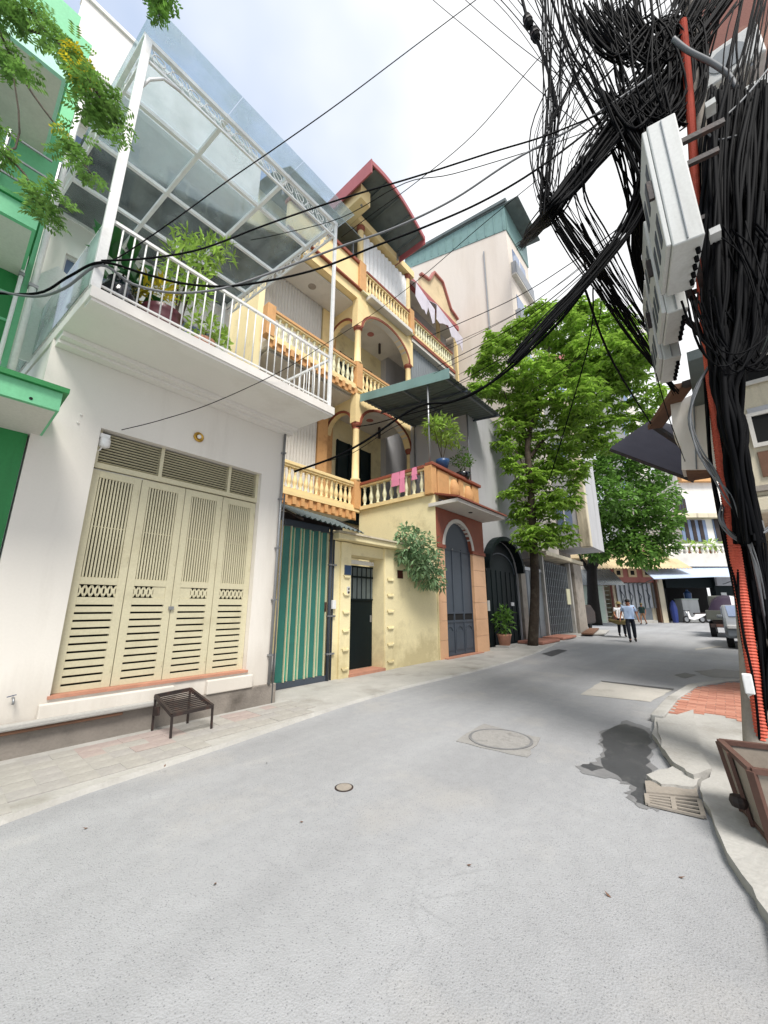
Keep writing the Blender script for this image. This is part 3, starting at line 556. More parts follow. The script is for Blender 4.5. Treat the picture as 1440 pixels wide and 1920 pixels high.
# pots on the terrace
def pot(name, label, x, y, z, prof, pm, blobs, n, Ln, W, lm, stems=(), up=0):
    t = thing(name, label, 'potted plant', (x, y, z)); MB().lathe((x, y, z), prof, 20).build('pot', pm, t, smooth=True); rng = random.Random(int(x*100))
    h = prof[-1][1] if prof[-1][1] > .1 else prof[-2][1]; hh = max(p[1] for p in prof)
    MB().lathe((x, y, z+hh-.05), [(prof[-1][0]*.9+.02, 0), (.001, .01)], 14).build('soil', m_barkdk, t)
    if stems: mb = MB(); [mb.tube(smoothpts(s, 4), [.016-.01*i/(len(smoothpts(s, 4))) for i in range(len(smoothpts(s, 4)))], 5) for s in stems]; mb.build('stem', m_bark, t)
    leaves(MB(), blobs, n, Ln, W, rng, .1, .2, up).build('foliage', lm, t); return t
z0 = 4.46
m_leafmag = M('leaf_glossy_dark', rgb(40, 92, 44), .3, .1, leaf=True, trans=.2)
pot('potted_plant', 'black glazed urn with broad dark leaves behind the terrace railing', .80, 4.62, z0, [(.11, 0), (.18, .12), (.21, .26), (.17, .40), (.12, .46), (.14, .50), (.12, .50)], m_urn, [((.78, 4.64, 5.15), .22, 1), ((.98, 4.62, 5.02), .14, 1)], 46, .30, .13, m_leafmag, [[(.8, 4.62, 4.9), (.8, 4.63, 5.2)]], .5)
pot('potted_plant', 'plum glazed pot with a tall bamboo like shrub on the terrace', 1.24, 4.60, z0, [(.13, 0), (.19, .1), (.22, .24), (.2, .32), (.23, .36), (.2, .36)], m_purple, [((1.12, 4.6, 5.05), .2, .8)], 90, .16, .04, m_leafy, up=.3)
x, y = 1.45, 4.62
pot('potted_shrub', 'airy pale green shrub rising above the terrace railing', 1.52, 4.95, z0, [(.1, 0), (.14, .2), (.15, .26), (.13, .26)], m_cement, [((1.55, 4.95, 6.0), .34, 1.0), ((1.75, 4.9, 6.35), .25, 1), ((1.45, 4.95, 6.42), .15, 1), ((1.98, 4.9, 6.62), .17, .7), ((1.62, 4.95, 5.65), .26, .8)], 620, .15, .035, m_leafbam, [[(1.52, 4.95, 4.7), (1.5, 4.95, 5.3), (1.6, 4.95, 6.0), (1.75, 4.9, 6.5)], [(1.52, 4.95, 4.7), (1.6, 4.95, 5.5), (1.75, 4.92, 6.2), (1.98, 4.9, 6.7)], [(1.52, 4.95, 4.7), (1.46, 4.95, 5.6), (1.45, 4.95, 6.5)]])
pot('potted_plant', 'small leafy plant in an orange clay pot on the terrace', 1.72, 4.50, z0, [(.08, 0), (.12, .16), (.135, .22), (.12, .22)], m_terra, [((1.72, 4.5, 4.86), .2, .7), ((1.9, 4.5, 4.8), .14, .8)], 180, .12, .045, m_leafbam, [[(1.72, 4.5, 4.6), (1.72, 4.5, 4.85)]], .2)
p = [pY(88, 455, 6.2), pY(128, 415, 6.2)]
tag(MB().prism([(.18, 6.3, 4.46), (.52, 6.3, 4.46), (.52, 6.35, 5.95), (.36, 6.35, 6.05), (.18, 6.35, 5.75)], (0, .02, 0)).build('white_board', m_whitep, origin=(.3, 6.3, 4.46)), 'large white board leaning upright behind the side railing of the terrace', 'board')
# air conditioner right of the terrace
t = thing('air_conditioner', 'white outdoor air conditioner unit at the right end of the terrace', 'air conditioner', (3.55, 7.4, 4.46))
MB().box(3.12, 7.22, 5.75, 4.02, 7.52, 6.45).build('casing', m_whitep, t, bev=.02)
for i in range(3): MB().box(3.62+i*.13, 7.205, 5.95, 3.72+i*.13, 7.22, 6.07).build('vent', m_corrg, t)
MB().lathe((3.36, 7.22, 6.1), [(.2, 0), (.2, .012), (.17, .012), (.001, .006)], 20, 'Y').build('fan', m_corrg, t)
MB().box(3.15, 7.3, 4.47, 3.2, 7.5, 5.748).build('bracket', m_whitep, t); MB().box(3.38, 7.3, 4.47, 3.43, 7.5, 5.748).build('bracket', m_whitep, t)
# ================================================================ GREEN HOUSE
t = thing('green_house', 'green painted house with balconies beside the white house', 'house', (-1, 5.4, 0))
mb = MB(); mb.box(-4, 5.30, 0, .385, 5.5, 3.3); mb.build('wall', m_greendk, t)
mb = MB(); mb.box(-4, 4.47, 3.17, .47, 5.9, 3.20); mb.build('canopy_soffit', m_soffit, t)
mb = MB(); mb.box(-4, 4.42, 3.17, .49, 4.47, 3.35); mb.box(.47, 4.47, 3.17, .49, 5.28, 3.35); mb.build('canopy_fascia', m_green, t)
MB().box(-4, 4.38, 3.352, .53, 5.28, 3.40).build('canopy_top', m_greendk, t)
c = pY(58, 747, 4.42); MB().lathe(c, [(.014, 0), (.012, .006), (.001, .006)], 10, 'Y').build('spout_hole', m_dark, t)
mb = MB(); mb.box(-4, 5.9, 3.4, .12, 6.1, 9.6); mb.build('upper_wall', m_green, t)
GE = pY(70, 430, 4.9).x; GZ2 = pY(70, 430, 4.9).z
def gslab(px, Y, Z0, zt, m1, m2):
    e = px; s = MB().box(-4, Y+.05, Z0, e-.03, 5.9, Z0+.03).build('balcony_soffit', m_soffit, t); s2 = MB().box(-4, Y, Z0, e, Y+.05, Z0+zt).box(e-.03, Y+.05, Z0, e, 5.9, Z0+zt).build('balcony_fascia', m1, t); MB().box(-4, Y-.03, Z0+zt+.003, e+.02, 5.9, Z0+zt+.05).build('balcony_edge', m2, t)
q = pY(68, 432, 4.95); gslab(q.x, 4.95, q.z, .22, m_green, m_greendk); GE = q
for k in range(6): MB().tube([(-2.0+k*.42, 5.0, q.z+.25), (-2.0+k*.42, 5.0, q.z+1.05)], .016, 6).build('railing_post', m_steel, t)
for k in range(3): MB().tube([(-3, 5.0, q.z+.5+.25*k), (q.x-.02, 5.0, q.z+.5+.25*k)], .015, 6).build('railing_bar', m_steel, t)
q3 = pY(124, 150, 4.7); gslab(q3.x, 4.7, q3.z, .55, m_greenlt, m_green)
MB().box(-4, 4.78, q3.z+.6, q3.x-.02, 4.9, q3.z+1.15).build('parapet', m_green, t)
# windows and door recesses on the upper floors
for z0_, z1_ in ((q.z+.4, q.z+2.6), (3.6, 5.2)):
    o = MB().box(-1.3, 5.86, z0_, -.35, 5.899, z1_).build('door', m_greenlt, t); MB().box(-1.15, 5.84, z0_+.1, -.5, 5.86, z1_-.15).build('pane', m_window, o)
    MB().box(-1.36, 5.80, z1_, -.29, 5.899, z1_+.08).build('lintel', m_green, t)
o = MB().box(-.25, 5.88, 4.2, .05, 5.899, 5.3).build('window', m_greendk, t)
for i in range(3): MB().box(-.25, 5.865, 4.3+i*.35, .05, 5.88, 4.33+i*.35).build('bar', m_green, o)
for i, (x, a, b, r) in enumerate(((.16, 3.4, 8.6, .035), (.04, 3.42, 6.2, .02))):
    t2 = thing('drain_pipe', ['thick white pipe climbing beside the white house terrace', 'thin pale pipe on the green house corner'][i], 'pipe', (x, 5.82-.02*i, a)); MB().tube([(x, 5.84-.1*i, a), (x, 5.84-.1*i, b)], r, 8).build('pipe', m_lamp, t2, smooth=True)
    for z in (a+.6, a+1.8): MB().box(x-r*1.3, 5.80-.1*i, z, x+r*1.3, 5.899, z+.04).build('clamp', m_steel, t2)
# ================================================================ YELLOW HOUSE (court gate, garage wing, galleried main block)
t = fg = thing('folding_gate', 'teal and cream folding metal gate between white house and yellow wall', 'gate', (4.6, 5.95, PAVE))
gx0, gx1, gzb, gzt = 4.10, 5.10, .14, 2.86; n = 9
for i in range(n):
    a, b = gx0+(gx1-gx0)*i/n, gx0+(gx1-gx0)*(i+1)/n; f = .03 if i % 2 else -.03
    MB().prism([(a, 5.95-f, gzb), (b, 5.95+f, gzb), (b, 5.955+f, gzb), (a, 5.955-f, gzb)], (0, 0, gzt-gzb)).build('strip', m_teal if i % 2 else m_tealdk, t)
    MB().box(b-.009, 5.91+f, gzb, b+.006, 5.945+f, gzt-.01*(i % 3)).build('channel', m_strip, t)
MB().box(gx0-.02, 5.90, PAVE+.005, gx1+.08, 6.0, gzb-.004).build('bottom_rail', m_gate, t)
MB().box(gx0-.04, 5.90, gzt+.005, gx1+.04, 6.0, gzt+.12).build('top_rail', m_gate, t)
MB().box(gx1-.02, 5.88, 1.3, gx1+.02, 5.90, 1.48).build('lock', m_rustr, t)
t = thing('gate_post', 'dark pipe post with a small meter box right of the folding gate', 'post', (5.18, 5.93, PAVE))
MB().tube([(5.20, 5.90, PAVE), (5.20, 5.90, 3.1)], .035, 8).tube([(5.30, 5.92, PAVE), (5.30, 5.92, 2.9)], .022, 8).build('pipe', m_gate, t, smooth=True)
MB().box(5.24, 5.84, 1.35, 5.33, 5.89, 1.52).build('meter_box', m_lamp, t, bev=.006)
for z in (.5, 1.2, 2.2): MB().box(5.15, 5.86, z, 5.34, 5.95, z+.03).build('clamp', m_steel, t)
t = thing('corrugated_awning', 'small dark corrugated awning over the folding gate', 'awning', (4.8, 6, 3))
MB().corr((3.95, 5.38, 2.96), (1.68, 0, -.1), (0, .74, .34), 14, .02).build('sheet', m_corrdk, t)
for x in (4.1, 4.8, 5.5): MB().bar((x, 5.42, 2.90), (x, 6.1, 3.22), .03, .04).build('rafter', m_iron, t)
MB().box(3.95, 6.02, 2.99, 5.62, 6.10, 3.14).build('beam', m_iron, t)
# ---- court wall with the little door
WY = 5.85
t = yw = thing('yard_wall', 'yellow court wall with pillars around a narrow dark door', 'wall', (7, WY, 0))
PX = [pY(640, 1150, WY).x, pY(657, 1150, WY).x, pY(722, 1150, WY).x, pY(738, 1150, WY).x]
mb = MB(); mb.box(5.30, WY+.05, 0, PX[1]+.02, WY+.5, 2.72); mb.box(PX[2], WY+.03, 0, 9.04, WY+.22, 2.74); mb.box(PX[2], WY+.22, 0, PX[2]+.2, WY+.5, 2.7); mb.box(PX[1]+.02, WY+.05, 2.48, PX[2], WY+.5, 2.72)
mb.build('wall', m_yellow, t)
for a, b in ((PX[0]-.03, PX[1]), (PX[2]+.01, PX[3]+.03)):
    o = MB().box(a, WY, 0, b, WY+.048, 2.72).build('pillar', m_yellow, t, bev=.008)
    for i in range(6): z = .18+i*.36; MB().prism([(a+.05, WY-.034, z+.05), (a+.08, WY-.034, z), (b-.08, WY-.034, z), (b-.05, WY-.034, z+.05), (b-.075, WY-.034, z+.03), (a+.075, WY-.034, z+.03)], (0, .033, 0)).build('bracket', m_orange if False else m_yellow, o)
MB().box(5.22, WY-.16, 2.74, PX[3]+.32, WY+.55, 2.86).build('cornice', m_yellow, t, bev=.012)
MB().box(5.20, WY-.20, 2.863, PX[3]+.36, WY+.58, 2.90).build('cornice_top', m_old, t)
DY = WY+.38
o = MB().box(PX[1]+.03, DY, .1, PX[2]-.02, DY+.04, 2.30).build('door', m_gatedk, t)
w0, w1 = PX[1]+.03, PX[2]-.02
MB().box(w0, DY-.006, 1.55, w1, DY-.002, 2.28).build('grille_pane', m_corrdk, o)
for i in range(7): x = w0+(w1-w0)*(i+.5)/7; MB().box(x-.008, DY-.02, 1.55, x+.008, DY-.007, 2.28).build('bar', m_gatedk, o)
for z in (1.55, 2.05, 2.28): MB().box(w0, DY-.024, z-.02, w1, DY-.0205, z+.02).build('rail', m_gatedk, o)
MB().box(w1-.08, DY-.02, 1.05, w1-.04, DY-.002, 1.2).build('handle', m_steel, o)
MB().box(PX[1]-.02, WY-.02, .0, PX[2]+.0, DY, .09).build('door_sill', m_terra, t)
tag(MB().box(w0+.01, DY-.06, 2.33, w1-.01, DY-.01, 2.42).build('tube_lamp', m_lamp, bev=.01, origin=(w0, DY, 2.37)), 'white tube lamp housing above the narrow dark door', 'lamp')
c = pY(652, 1069, WY); t = thing('house_number_plate', 'square blue grey house number plate on the left door pillar', 'sign', c)
MB().box(c.x-.085, WY-.012, c.z-.09, c.x+.085, WY-.001, c.z+.09).build('plate', m_bluepl, t); MB().box(c.x-.1, WY-.006, c.z-.105, c.x+.1, WY-.0005, c.z+.105).build('border', m_corrg, t)
c = pY(652, 1108, WY); t = thing('door_bell', 'small grey intercom bell below the house number plate', 'door bell', c)
MB().box(c.x-.035, WY-.03, c.z-.09, c.x+.035, WY-.0005, c.z+.09).build('case', m_box, t, bev=.006)
MB().lathe(c+Vector((0, -.03, .04)), [(.02, 0), (.02, .006), (.001, .006)], 10, 'Y').build('button', m_iron, t); MB().lathe(c+Vector((0, -.03, -.03)), [(.025, 0), (.025, .006), (.001, .006)], 10, 'Y').build('speaker', m_iron, t)
for (x, y, w, h, mt, lb) in ((750, 1077, .14, .17, m_redpl, 'maroon plaque on the yellow wall beside the right pillar'), (780, 1083, .18, .17, m_bluepl, 'dark blue plaque half hidden under the hanging shrub')):
    c = pY(x, y, WY+.03); q = thing('wall_plaque', lb, 'sign', c); MB().box(c.x-w/2*1.3, WY+.008, c.z-h/2, c.x+w/2*1.3, WY+.028, c.z+h/2).build('plate', mt, q, bev=.003); MB().box(c.x-w/2*1.3-.012, WY+.018, c.z-h/2-.012, c.x+w/2*1.3+.012, WY+.0295, c.z+h/2+.012).build('border', m_iron, q)
# shrub that hangs over the wall
t = thing('hanging_shrub', 'variegated grey green shrub spilling over the yellow wall', 'shrub', (8.3, WY+.12, 2.7)); rng = random.Random(3)
bl = [(pY(x, y, WY-.25), r, .9) for x, y, r in ((770, 1010, .40), (790, 1030, .5), (780, 1055, .42), (805, 1060, .42), (815, 1085, .3), (765, 1035, .34), (800, 1080, .34), (822, 1098, .16), (760, 1000, .25))]
mb = MB()
for b in bl: mb.tube(smoothpts([(8.2, WY+.1, 2.74), (Vector((8.2, WY+.1, 3.1))+b[0])/2, b[0]], 4), .014, 5)
mb.build('stem', m_bark, t); leaves(MB(), bl, 1500, .17, .06, rng, .55, .3).build('foliage', m_leafol, t)
# ---- garage wing
t = yh = thing('yellow_house', 'yellow house with arched garage, columned galleries and orange balustrades', 'house', (10, 9, 0))
WX0, WX1 = 9.06, 11.95
aX0, aX1, aZs, aZc = 9.46, 11.12, 3.02, 3.90
MB().box(WX0-.004, WY+.001, 0, WX0+.19, 8.9, 4.55).build('side_wall', m_yellow, t); MB().box(WX1-.2, WY+.201, 0, WX1, 8.9, 4.55).build('side_wall', m_yellow, t)
mb = MB(); mb.box(WX0, WY-.004, 3.02, aX0, WY+.2, 4.19); mb.box(aX1, WY-.004, 3.02, WX1, WY+.2, 4.19); mb.archfill(aX0, aX1, aZs, aZc, 4.19, WY-.004, WY+.2); mb.build('arch_wall', m_brown, t)
MB().archband(aX0, aX1, aZs, aZc, .11, WY-.03, WY+.21).build('arch_trim', m_soffit, t)
for a, b in ((WX0+.02, aX0), (aX1, WX1-.02)):
    for k in range(6): MB().box(a, WY-.012-.0, .02+k*.5, b, WY+.2, .02+(k+1)*.5-.008).build('tile', m_peach, t)
    MB().box(a-.02, WY-.05, 3.021, b+.02, WY-.006, 3.12).build('impost', m_brown, t)
gate = MB(); gate.box(aX0, WY+.10, .06, aX1, WY+.14, aZs+.02); gate.archfill(aX0+.001, aX1-.001, aZs+.02, aZs+.021, aZs+.022, WY+.10, WY+.14)
n = 16
top = [((aX0+aX1)/2+(aX1-aX0)/2*math.cos(PI*(1-i/n)), WY+.10, aZs+.02+(aZc-aZs-.02)*math.sin(PI*i/n)) for i in range(n+1)]
gate.prism(top, (0, .04, 0)); o = gate.build('garage_gate', m_gate, t)
for i in range(4): x = aX0+(aX1-aX0)*i/3; x = min(max(x, aX0+.02), aX1-.02); MB().box(x-.02, WY+.075, .06, x+.02, WY+.099, 3.1).build('stile', m_gate, o)
for z in (.1, .98, 1.22, 3.05): MB().box(aX0, WY+.08, z-.025, aX1, WY+.0985, z+.025).build('rail', m_gate, o)
for i in range(3):
    a = aX0+(aX1-aX0)*i/3+.07; b = aX0+(aX1-aX0)*(i+1)/3-.07
    MB().box(a-.03, WY+.096, 1.02, b+.03, WY+.0995, 1.19).build('slot', m_dark, o)
    q = MB().box(a, WY+.088, .2, b, WY+.0995, .72).archband(a+.04, b-.04, .70, .84, .03, WY+.08, WY+.099, 10).build('panel', m_gate, o)
MB().lathe((aX0+.56, WY+.075, 3.06), [(.03, 0), (.02, .02), (.001, .03)], 10, 'Y').build('lamp_knob', m_steel, o)
MB().box(aX0-.2, WY-.12, .03, aX1+.2, WY+.1, .06).build('garage_sill', m_terra, t)
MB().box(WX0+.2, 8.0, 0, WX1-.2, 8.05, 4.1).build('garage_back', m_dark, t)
mb = MB(); mb.box(WX0-.06, 5.08, 4.20, 12.05, WY+.2, 4.30); mb.build('porch_slab', m_soffit, t)
mb = MB(); mb.prism([(WX0-.12, 5.02, 4.303), (12.12, 5.02, 4.303), (12.12, WY, 4.56), (WX0-.02, WY, 4.56), ][:4], (0, 0, .05)); mb.build('porch_roof', m_brown, t)
MB().box(WX0+.2, WY+.2, 4.32, WX1-.2, 8.9, 4.55).build('terrace_floor', m_conc, t)
c = Vector((10.4, 5.45, 4.2)); MB().lathe(c-Vector((0, 0, .02)), [(.05, 0), (.07, .02), (.001, .021)], 12).build('downlight', m_iron, t)
# balusters
BAL = [(.055, 0), (.055, .06), (.03, .08), (.07, .2), (.075, .28), (.045, .42), (.032, .52), (.05, .56), (.035, .6), (.058, .64), (.058, .70)]
me_bal = MB().lathe((0, 0, 0), BAL, 8).mesh('baluster', m_yelcol, smooth=True)
me_balw = MB().lathe((0, 0, 0), BAL, 8).mesh('baluster', m_strip, smooth=True)
def balustrade(p, q, z, n, railm=m_brown, me=me_bal, h=.98, basem=m_yelcol):
    p, q = Vector((p[0], p[1], z)), Vector((q[0], q[1], z)); dz = Vector((0, 0, 1))
    o = MB().bar(p+dz*(h-.07), q+dz*(h-.07), .22, .10).build('handrail', railm, yh, bev=.012)
    MB().bar(p+dz*(h-.15), q+dz*(h-.15), .16, .056).build('rail_bed', basem, o)
    MB().bar(p+dz*.06, q+dz*.06, .18, .12).build('rail_base', basem, o)
    s = (h-.15-.028-.12)/.70
    for i in range(n):
        b = inst('baluster', me, o, p.lerp(q, (i+.5)/n)+dz*.12); b.scale = (1, 1, s)
    return o
balustrade((9.06, 8.8), (9.06, 6.15), 4.55, 9, m_brown, me_balw, .98)
MB().box(8.93, 5.86, 4.565, 9.20, 6.12, 5.44).build('corner_pier', m_orange, yh, bev=.012)
for x0, x1 in ((9.30, 9.95), (10.55, 10.85), (11.45, 11.9)): MB().box(x0, 5.88, 4.57, x1, 6.06, 5.42).build('parapet_panel', m_orange, yh, bev=.02)
for x0, x1 in ((10.0, 10.5), (10.9, 11.4)):
    o = MB().box(x0, 5.92, 4.57, x1, 6.04, 5.42).build('parapet_panel', m_yelcol, yh)
    MB().lathe(((x0+x1)/2, 5.93, 4.60), [(.1, 0), (.2, .2), (.22, .4), (.14, .62), (.1, .7)], 12).build('bulge', m_orange, o, smooth=True)
MB().box(8.93, 5.82, 5.44, 12.0, 6.10, 5.54).build('coping', m_brown, yh, bev=.015)
# ---- main block
BY = 8.97
mb = MB(); mb.box(5.0, 10.7, 0, 12.2, 16, 16.5); mb.build('main_wall', m_yellow, yh)
mb = MB(); mb.box(12.2, 10.4, 0, 17.9, 16, 18.0); mb.build('rear_wall', m_grey, yh)
COLP = [(.17, 0), (.17, .1), (.13, .14), (.125, 1.0), (.115, 2.0), (.13, 2.06), (.115, 2.1), (.16, 2.2), (.17, 2.3)]
def column(x, y, z0, z1, capm=m_brown):
    s = (z1-z0)/2.3; o = MB().lathe((x, y, z0), [(r, z*s) for r, z in COLP[:-3]], 14).build('column', m_yelcol, yh, smooth=True)
    MB().lathe((x, y, z0), [(r*1.06, z*s) for r, z in COLP[-4:]], 14).build('capital', capm, o); return o
def dentils(x0, x1, y, z, h, n, mt):
    me = MB().box(-.06, 0, 0, .06, .08, h).mesh('bracket', mt); o = MB().box(x0, y, z-.03, x1, y+.04, z+h+.04).build('bracket_band', m_orange, yh)
    for i in range(n): inst('bracket', me, o, (x0+(x1-x0)*(i+.5)/n, y-.078, z))
    return o
def yz(mb, X): mb.v = [Vector((X+v.y, v.x, v.z)) for v in mb.v]; return mb
for lvl, (zb, zf, zr, zs, zc, ztop) in enumerate(((4.25, 4.58, 5.52, 7.75, 8.62, 8.86), (8.86, 9.12, 10.12, 11.75, 12.72, 12.95))):
    # slab + bracket band + balustrade of the left bay
    x0 = 5.2 if lvl else 5.3
    MB().box(x0, BY, zb+.02, 8.95, 10.7, zf).build('gallery_floor', m_soffit, yh)
    MB().box(x0-.05, BY-.12, zf-.10, 9.1, BY-.002, zf+.02).build('cornice', m_yelcol, yh)
    dentils(x0, 8.9, BY-.06, zb-.02, .22, 12, m_orange)
    balustrade((x0, BY), (8.75, BY), zf, 17 if lvl == 0 else 16, m_orange if lvl else m_yelcol, me_balw if lvl else me_bal, zr-zf)
    for px in (8.9,): MB().box(px-.15, BY-.15, zf, px+.15, BY+.15, zr+.05).build('pier', m_orange, yh, bev=.012)
    if lvl: MB().box(x0-.18, BY-.14, zf, x0+.1, BY+.14, zr+.06).build('pier', m_orange, yh, bev=.012)
    column(8.9, BY, zr+.05, zs)
    column(12.05, BY, zr-.1, zs)
    # arch of the right bay
    ca, cb = 9.02, 11.93
    mb = MB(); mb.archfill(ca, cb, zs, zc, ztop, BY-.14, BY+.14); mb.box(8.72, BY-.14, zs, ca, BY+.14, ztop); mb.box(cb, BY-.14, zs, 12.25, BY+.14, ztop); mb.build('arch_wall', m_yelcol, yh)
    MB().archband(ca, cb, zs, zc, .10, BY-.17, BY-.141).build('arch_trim', m_brown, yh); MB().archband(ca+.0, cb, zs, zc-.002, .002, BY-.13, BY+.13).build('arch_reveal', m_soffit, yh)
    # side arch running back from the corner column
    mb = MB(); mb.archfill(9.12, 10.45, zs, zs+.62, ztop, -.1, .1); yz(mb, 8.9); mb.build('side_arch', m_yelcol, yh)
    mb = MB(); mb.archband(9.12, 10.45, zs, zs+.62, .09, -.13, -.101); yz(mb, 8.9); mb.build('side_arch_trim', m_brown, yh)
    MB().box(8.75, 10.45, zf, 9.1, 10.7, ztop).build('back_pier', m_orange, yh)
    MB().box(x0, BY+.15, ztop-.08, 12.2, 10.7, ztop-.02).build('ceiling', m_soffit, yh)
    if lvl: balustrade((9.1, BY), (11.95, BY), zf, 13, m_orange, me_bal, zr-zf); MB().box(8.95, BY, zb+.02, 12.2, 10.7, zf).build('gallery_floor', m_soffit, yh)
    o = MB().box(9.5, 10.62, zf, 11.4, 10.69, zs+.1).build('door', m_doordk, yh)
    for k in range(4): x = 9.5+1.9*k/3; MB().box(x-.03, 10.58, zf, x+.03, 10.618, zs+.1).build('stile', m_gatedk, o)
    # white blinds at the back of the left bay
    q = MB().corr((5.35, 10.2, zf), (2.75, 0, 0), (0, 0, ztop-zf-.1), 22, .03, .01).build('blind', m_soffit, yh)
    MB().box(8.15, 10.15, zf, 8.6, 10.69, ztop-.1).build('blind_post', m_orange if lvl == 0 else m_yelcol, yh)
    for cx, cy in ((7.2, 9.7), (10.5, 9.8)): MB().lathe((cx, cy, ztop-.10), [(.08, 0), (.13, .01), (.15, .02), (.001, .021)], 16).build('ceiling_rose', m_cement if cx < 8 else m_pinkp, yh)
    MB().bar((11.2, 9.9, ztop-.1), (11.2, 9.9, ztop-.6), .08, .08).build('pendant', m_iron, yh)
# wall behind the left bays (towards the white house)
MB().box(5.0, 9.4, 4.3, 5.2, 10.7, 12.8).build('party_wall', m_yellow, yh)
# third level
MB().box(5.5, BY-.1, 12.96, 12.2, 10.7, 13.35).build('gallery_floor', m_yelcol, yh)
MB().box(5.45, BY-.2, 13.352, 9.0, BY+.1, 13.42).build('cornice', m_brown, yh)
MB().box(5.5, BY-.1, 13.422, 8.75, BY+.05, 14.55).build('parapet', m_yelcol, yh)
MB().box(5.45, BY-.18, 14.552, 8.85, BY+.12, 14.68).build('coping', m_brown, yh)
MB().box(8.75, BY-.22, 13.36, 9.1, BY+.15, 14.7).build('pier', m_orange, yh, bev=.015)
balustrade((9.15, BY-.1), (12.0, BY-.1), 13.40, 15, m_brown, me_bal, 1.1)
MB().box(9.2, BY-.42, 13.12, 11.9, BY-.102, 13.30).build('planter', m_soffit, yh, bev=.02)
MB().box(8.9, BY-.24, 13.30, 12.2, BY-.1, 13.36).build('ledge', m_strip, yh)
MB().box(11.98, BY-.25, 13.36, 12.28, BY+.1, 14.62).build('pier', m_orange, yh, bev=.015)
balustrade((12.3, BY-.1), (15.75, BY-.1), 13.40, 17, m_brown, me_balw, 1.0)
MB().box(12.21, BY-.15, 13.05, 15.9, 10.4, 13.38).build('gallery_floor', m_soffit, yh); MB().box(12.2, BY-.2, 13.22, 15.95, BY-.152, 13.38).build('cornice', m_brown, yh)
MB().corr((12.3, 9.05, 8.9), (4.2, 0, 0), (0, 0, 4.1), 22, .02).build('sheet_wall', m_corrg, yh)
column(8.95, BY, 14.65, 16.6); column(12.1, BY, 14.5, 16.6)
MB().box(8.6, BY-.2, 16.61, 12.4, BY+.2, 16.95).build('beam', m_yelcol, yh); MB().box(8.6, BY+.201, 16.61, 9.0, 11.5, 16.95).build('beam', m_yelcol, yh)
MB().box(8.65, BY+.2, 16.5, 12.3, 11.0, 16.6).build('ceiling', m_corrg, yh)
MB().corr((9.1, BY-.02, 14.5), (2.9, 0, 0), (0, 0, 1.9), 12, .03, .008).build('curtain', m_whitep, yh)
# red barrel roof
n = 14; mb = MB(); mb2 = MB()
def rz_(s): return 17.45+.55*math.sin(PI*(.18+.82*s))-.55*math.sin(PI*.18)-.25*s
for i in range(n):
    x0, x1 = 7.9+3.35*i/n, 7.9+3.35*(i+1)/n; z0_, z1_ = rz_(i/n), rz_((i+1)/n)
    mb.add([(x0, 7.42, z0_), (x1, 7.42, z1_), (x1, 10.9, z1_), (x0, 10.9, z0_), (x0, 7.42, z0_+.05), (x1, 7.42, z1_+.05), (x1, 10.9, z1_+.05), (x0, 10.9, z0_+.05)], [(0, 3, 2, 1), (4, 5, 6, 7), (0, 1, 5, 4), (2, 3, 7, 6)])
    mb2.add([(x0, 7.36, z0_-.08), (x1, 7.36, z1_-.08), (x1, 7.415, z1_-.08), (x0, 7.415, z0_-.08), (x0, 7.36, z0_+.12), (x1, 7.36, z1_+.12), (x1, 7.415, z1_+.12), (x0, 7.415, z0_+.12)], [(0, 3, 2, 1), (4, 5, 6, 7), (0, 1, 5, 4), (2, 3, 7, 6)])
    if i % 3 == 1: MB().bar((x0, 7.45, z0_-.04), (x0, 10.8, z0_-.04), .05, .07).build('purlin', m_corrdk, yh)
mb.build('barrel_roof', m_corrdk, yh); mb2.build('roof_fascia', m_roofred, yh)
MB().box(7.84, 7.36, 16.95, 7.895, 10.9, 17.6).build('roof_fascia', m_roofred, yh); MB().box(11.255, 7.36, rz_(1)-.3, 11.30, 10.9, rz_(1)+.12).build('roof_fascia', m_roofred, yh)
MB().box(8.05, 8.1, 16.62, 8.58, 10.9, 17.3).build('gable_box', m_yelcol, yh)
for x, y in ((8.3, 8.3), (8.3, 10.5), (11.1, 8.75), (11.1, 10.5)): MB().box(x-.04, y-.04, 16.6, x+.04, y+.04, rz_((x-7.9)/3.35)+.02).build('roof_post', m_steel, yh)
# dark curved awning over the left terrace
mb = MB(); k = 10
for i in range(k):
    f = lambda s: (8.5+2.6*s, 15.35+1.25*math.sin(s*PI/2)); (y0, z0_), (y1, z1_) = f(i/k), f((i+1)/k)
    mb.add([(5.2, y0, z0_), (8.62, y0, z0_), (8.62, y1, z1_), (5.2, y1, z1_), (5.2, y0, z0_+.04), (8.62, y0, z0_+.04), (8.62, y1, z1_+.04), (5.2, y1, z1_+.04)], [(0, 3, 2, 1), (4, 5, 6, 7), (0, 4, 7, 3), (1, 2, 6, 5)]+([(0, 1, 5, 4)] if i == 0 else []))
mb.build('curved_awning', m_corrdk, yh)
for x in (5.3, 7.0, 8.55): MB().box(x-.03, BY, 14.69, x+.03, BY+.06, 15.6).build('awning_post', m_steel, yh)
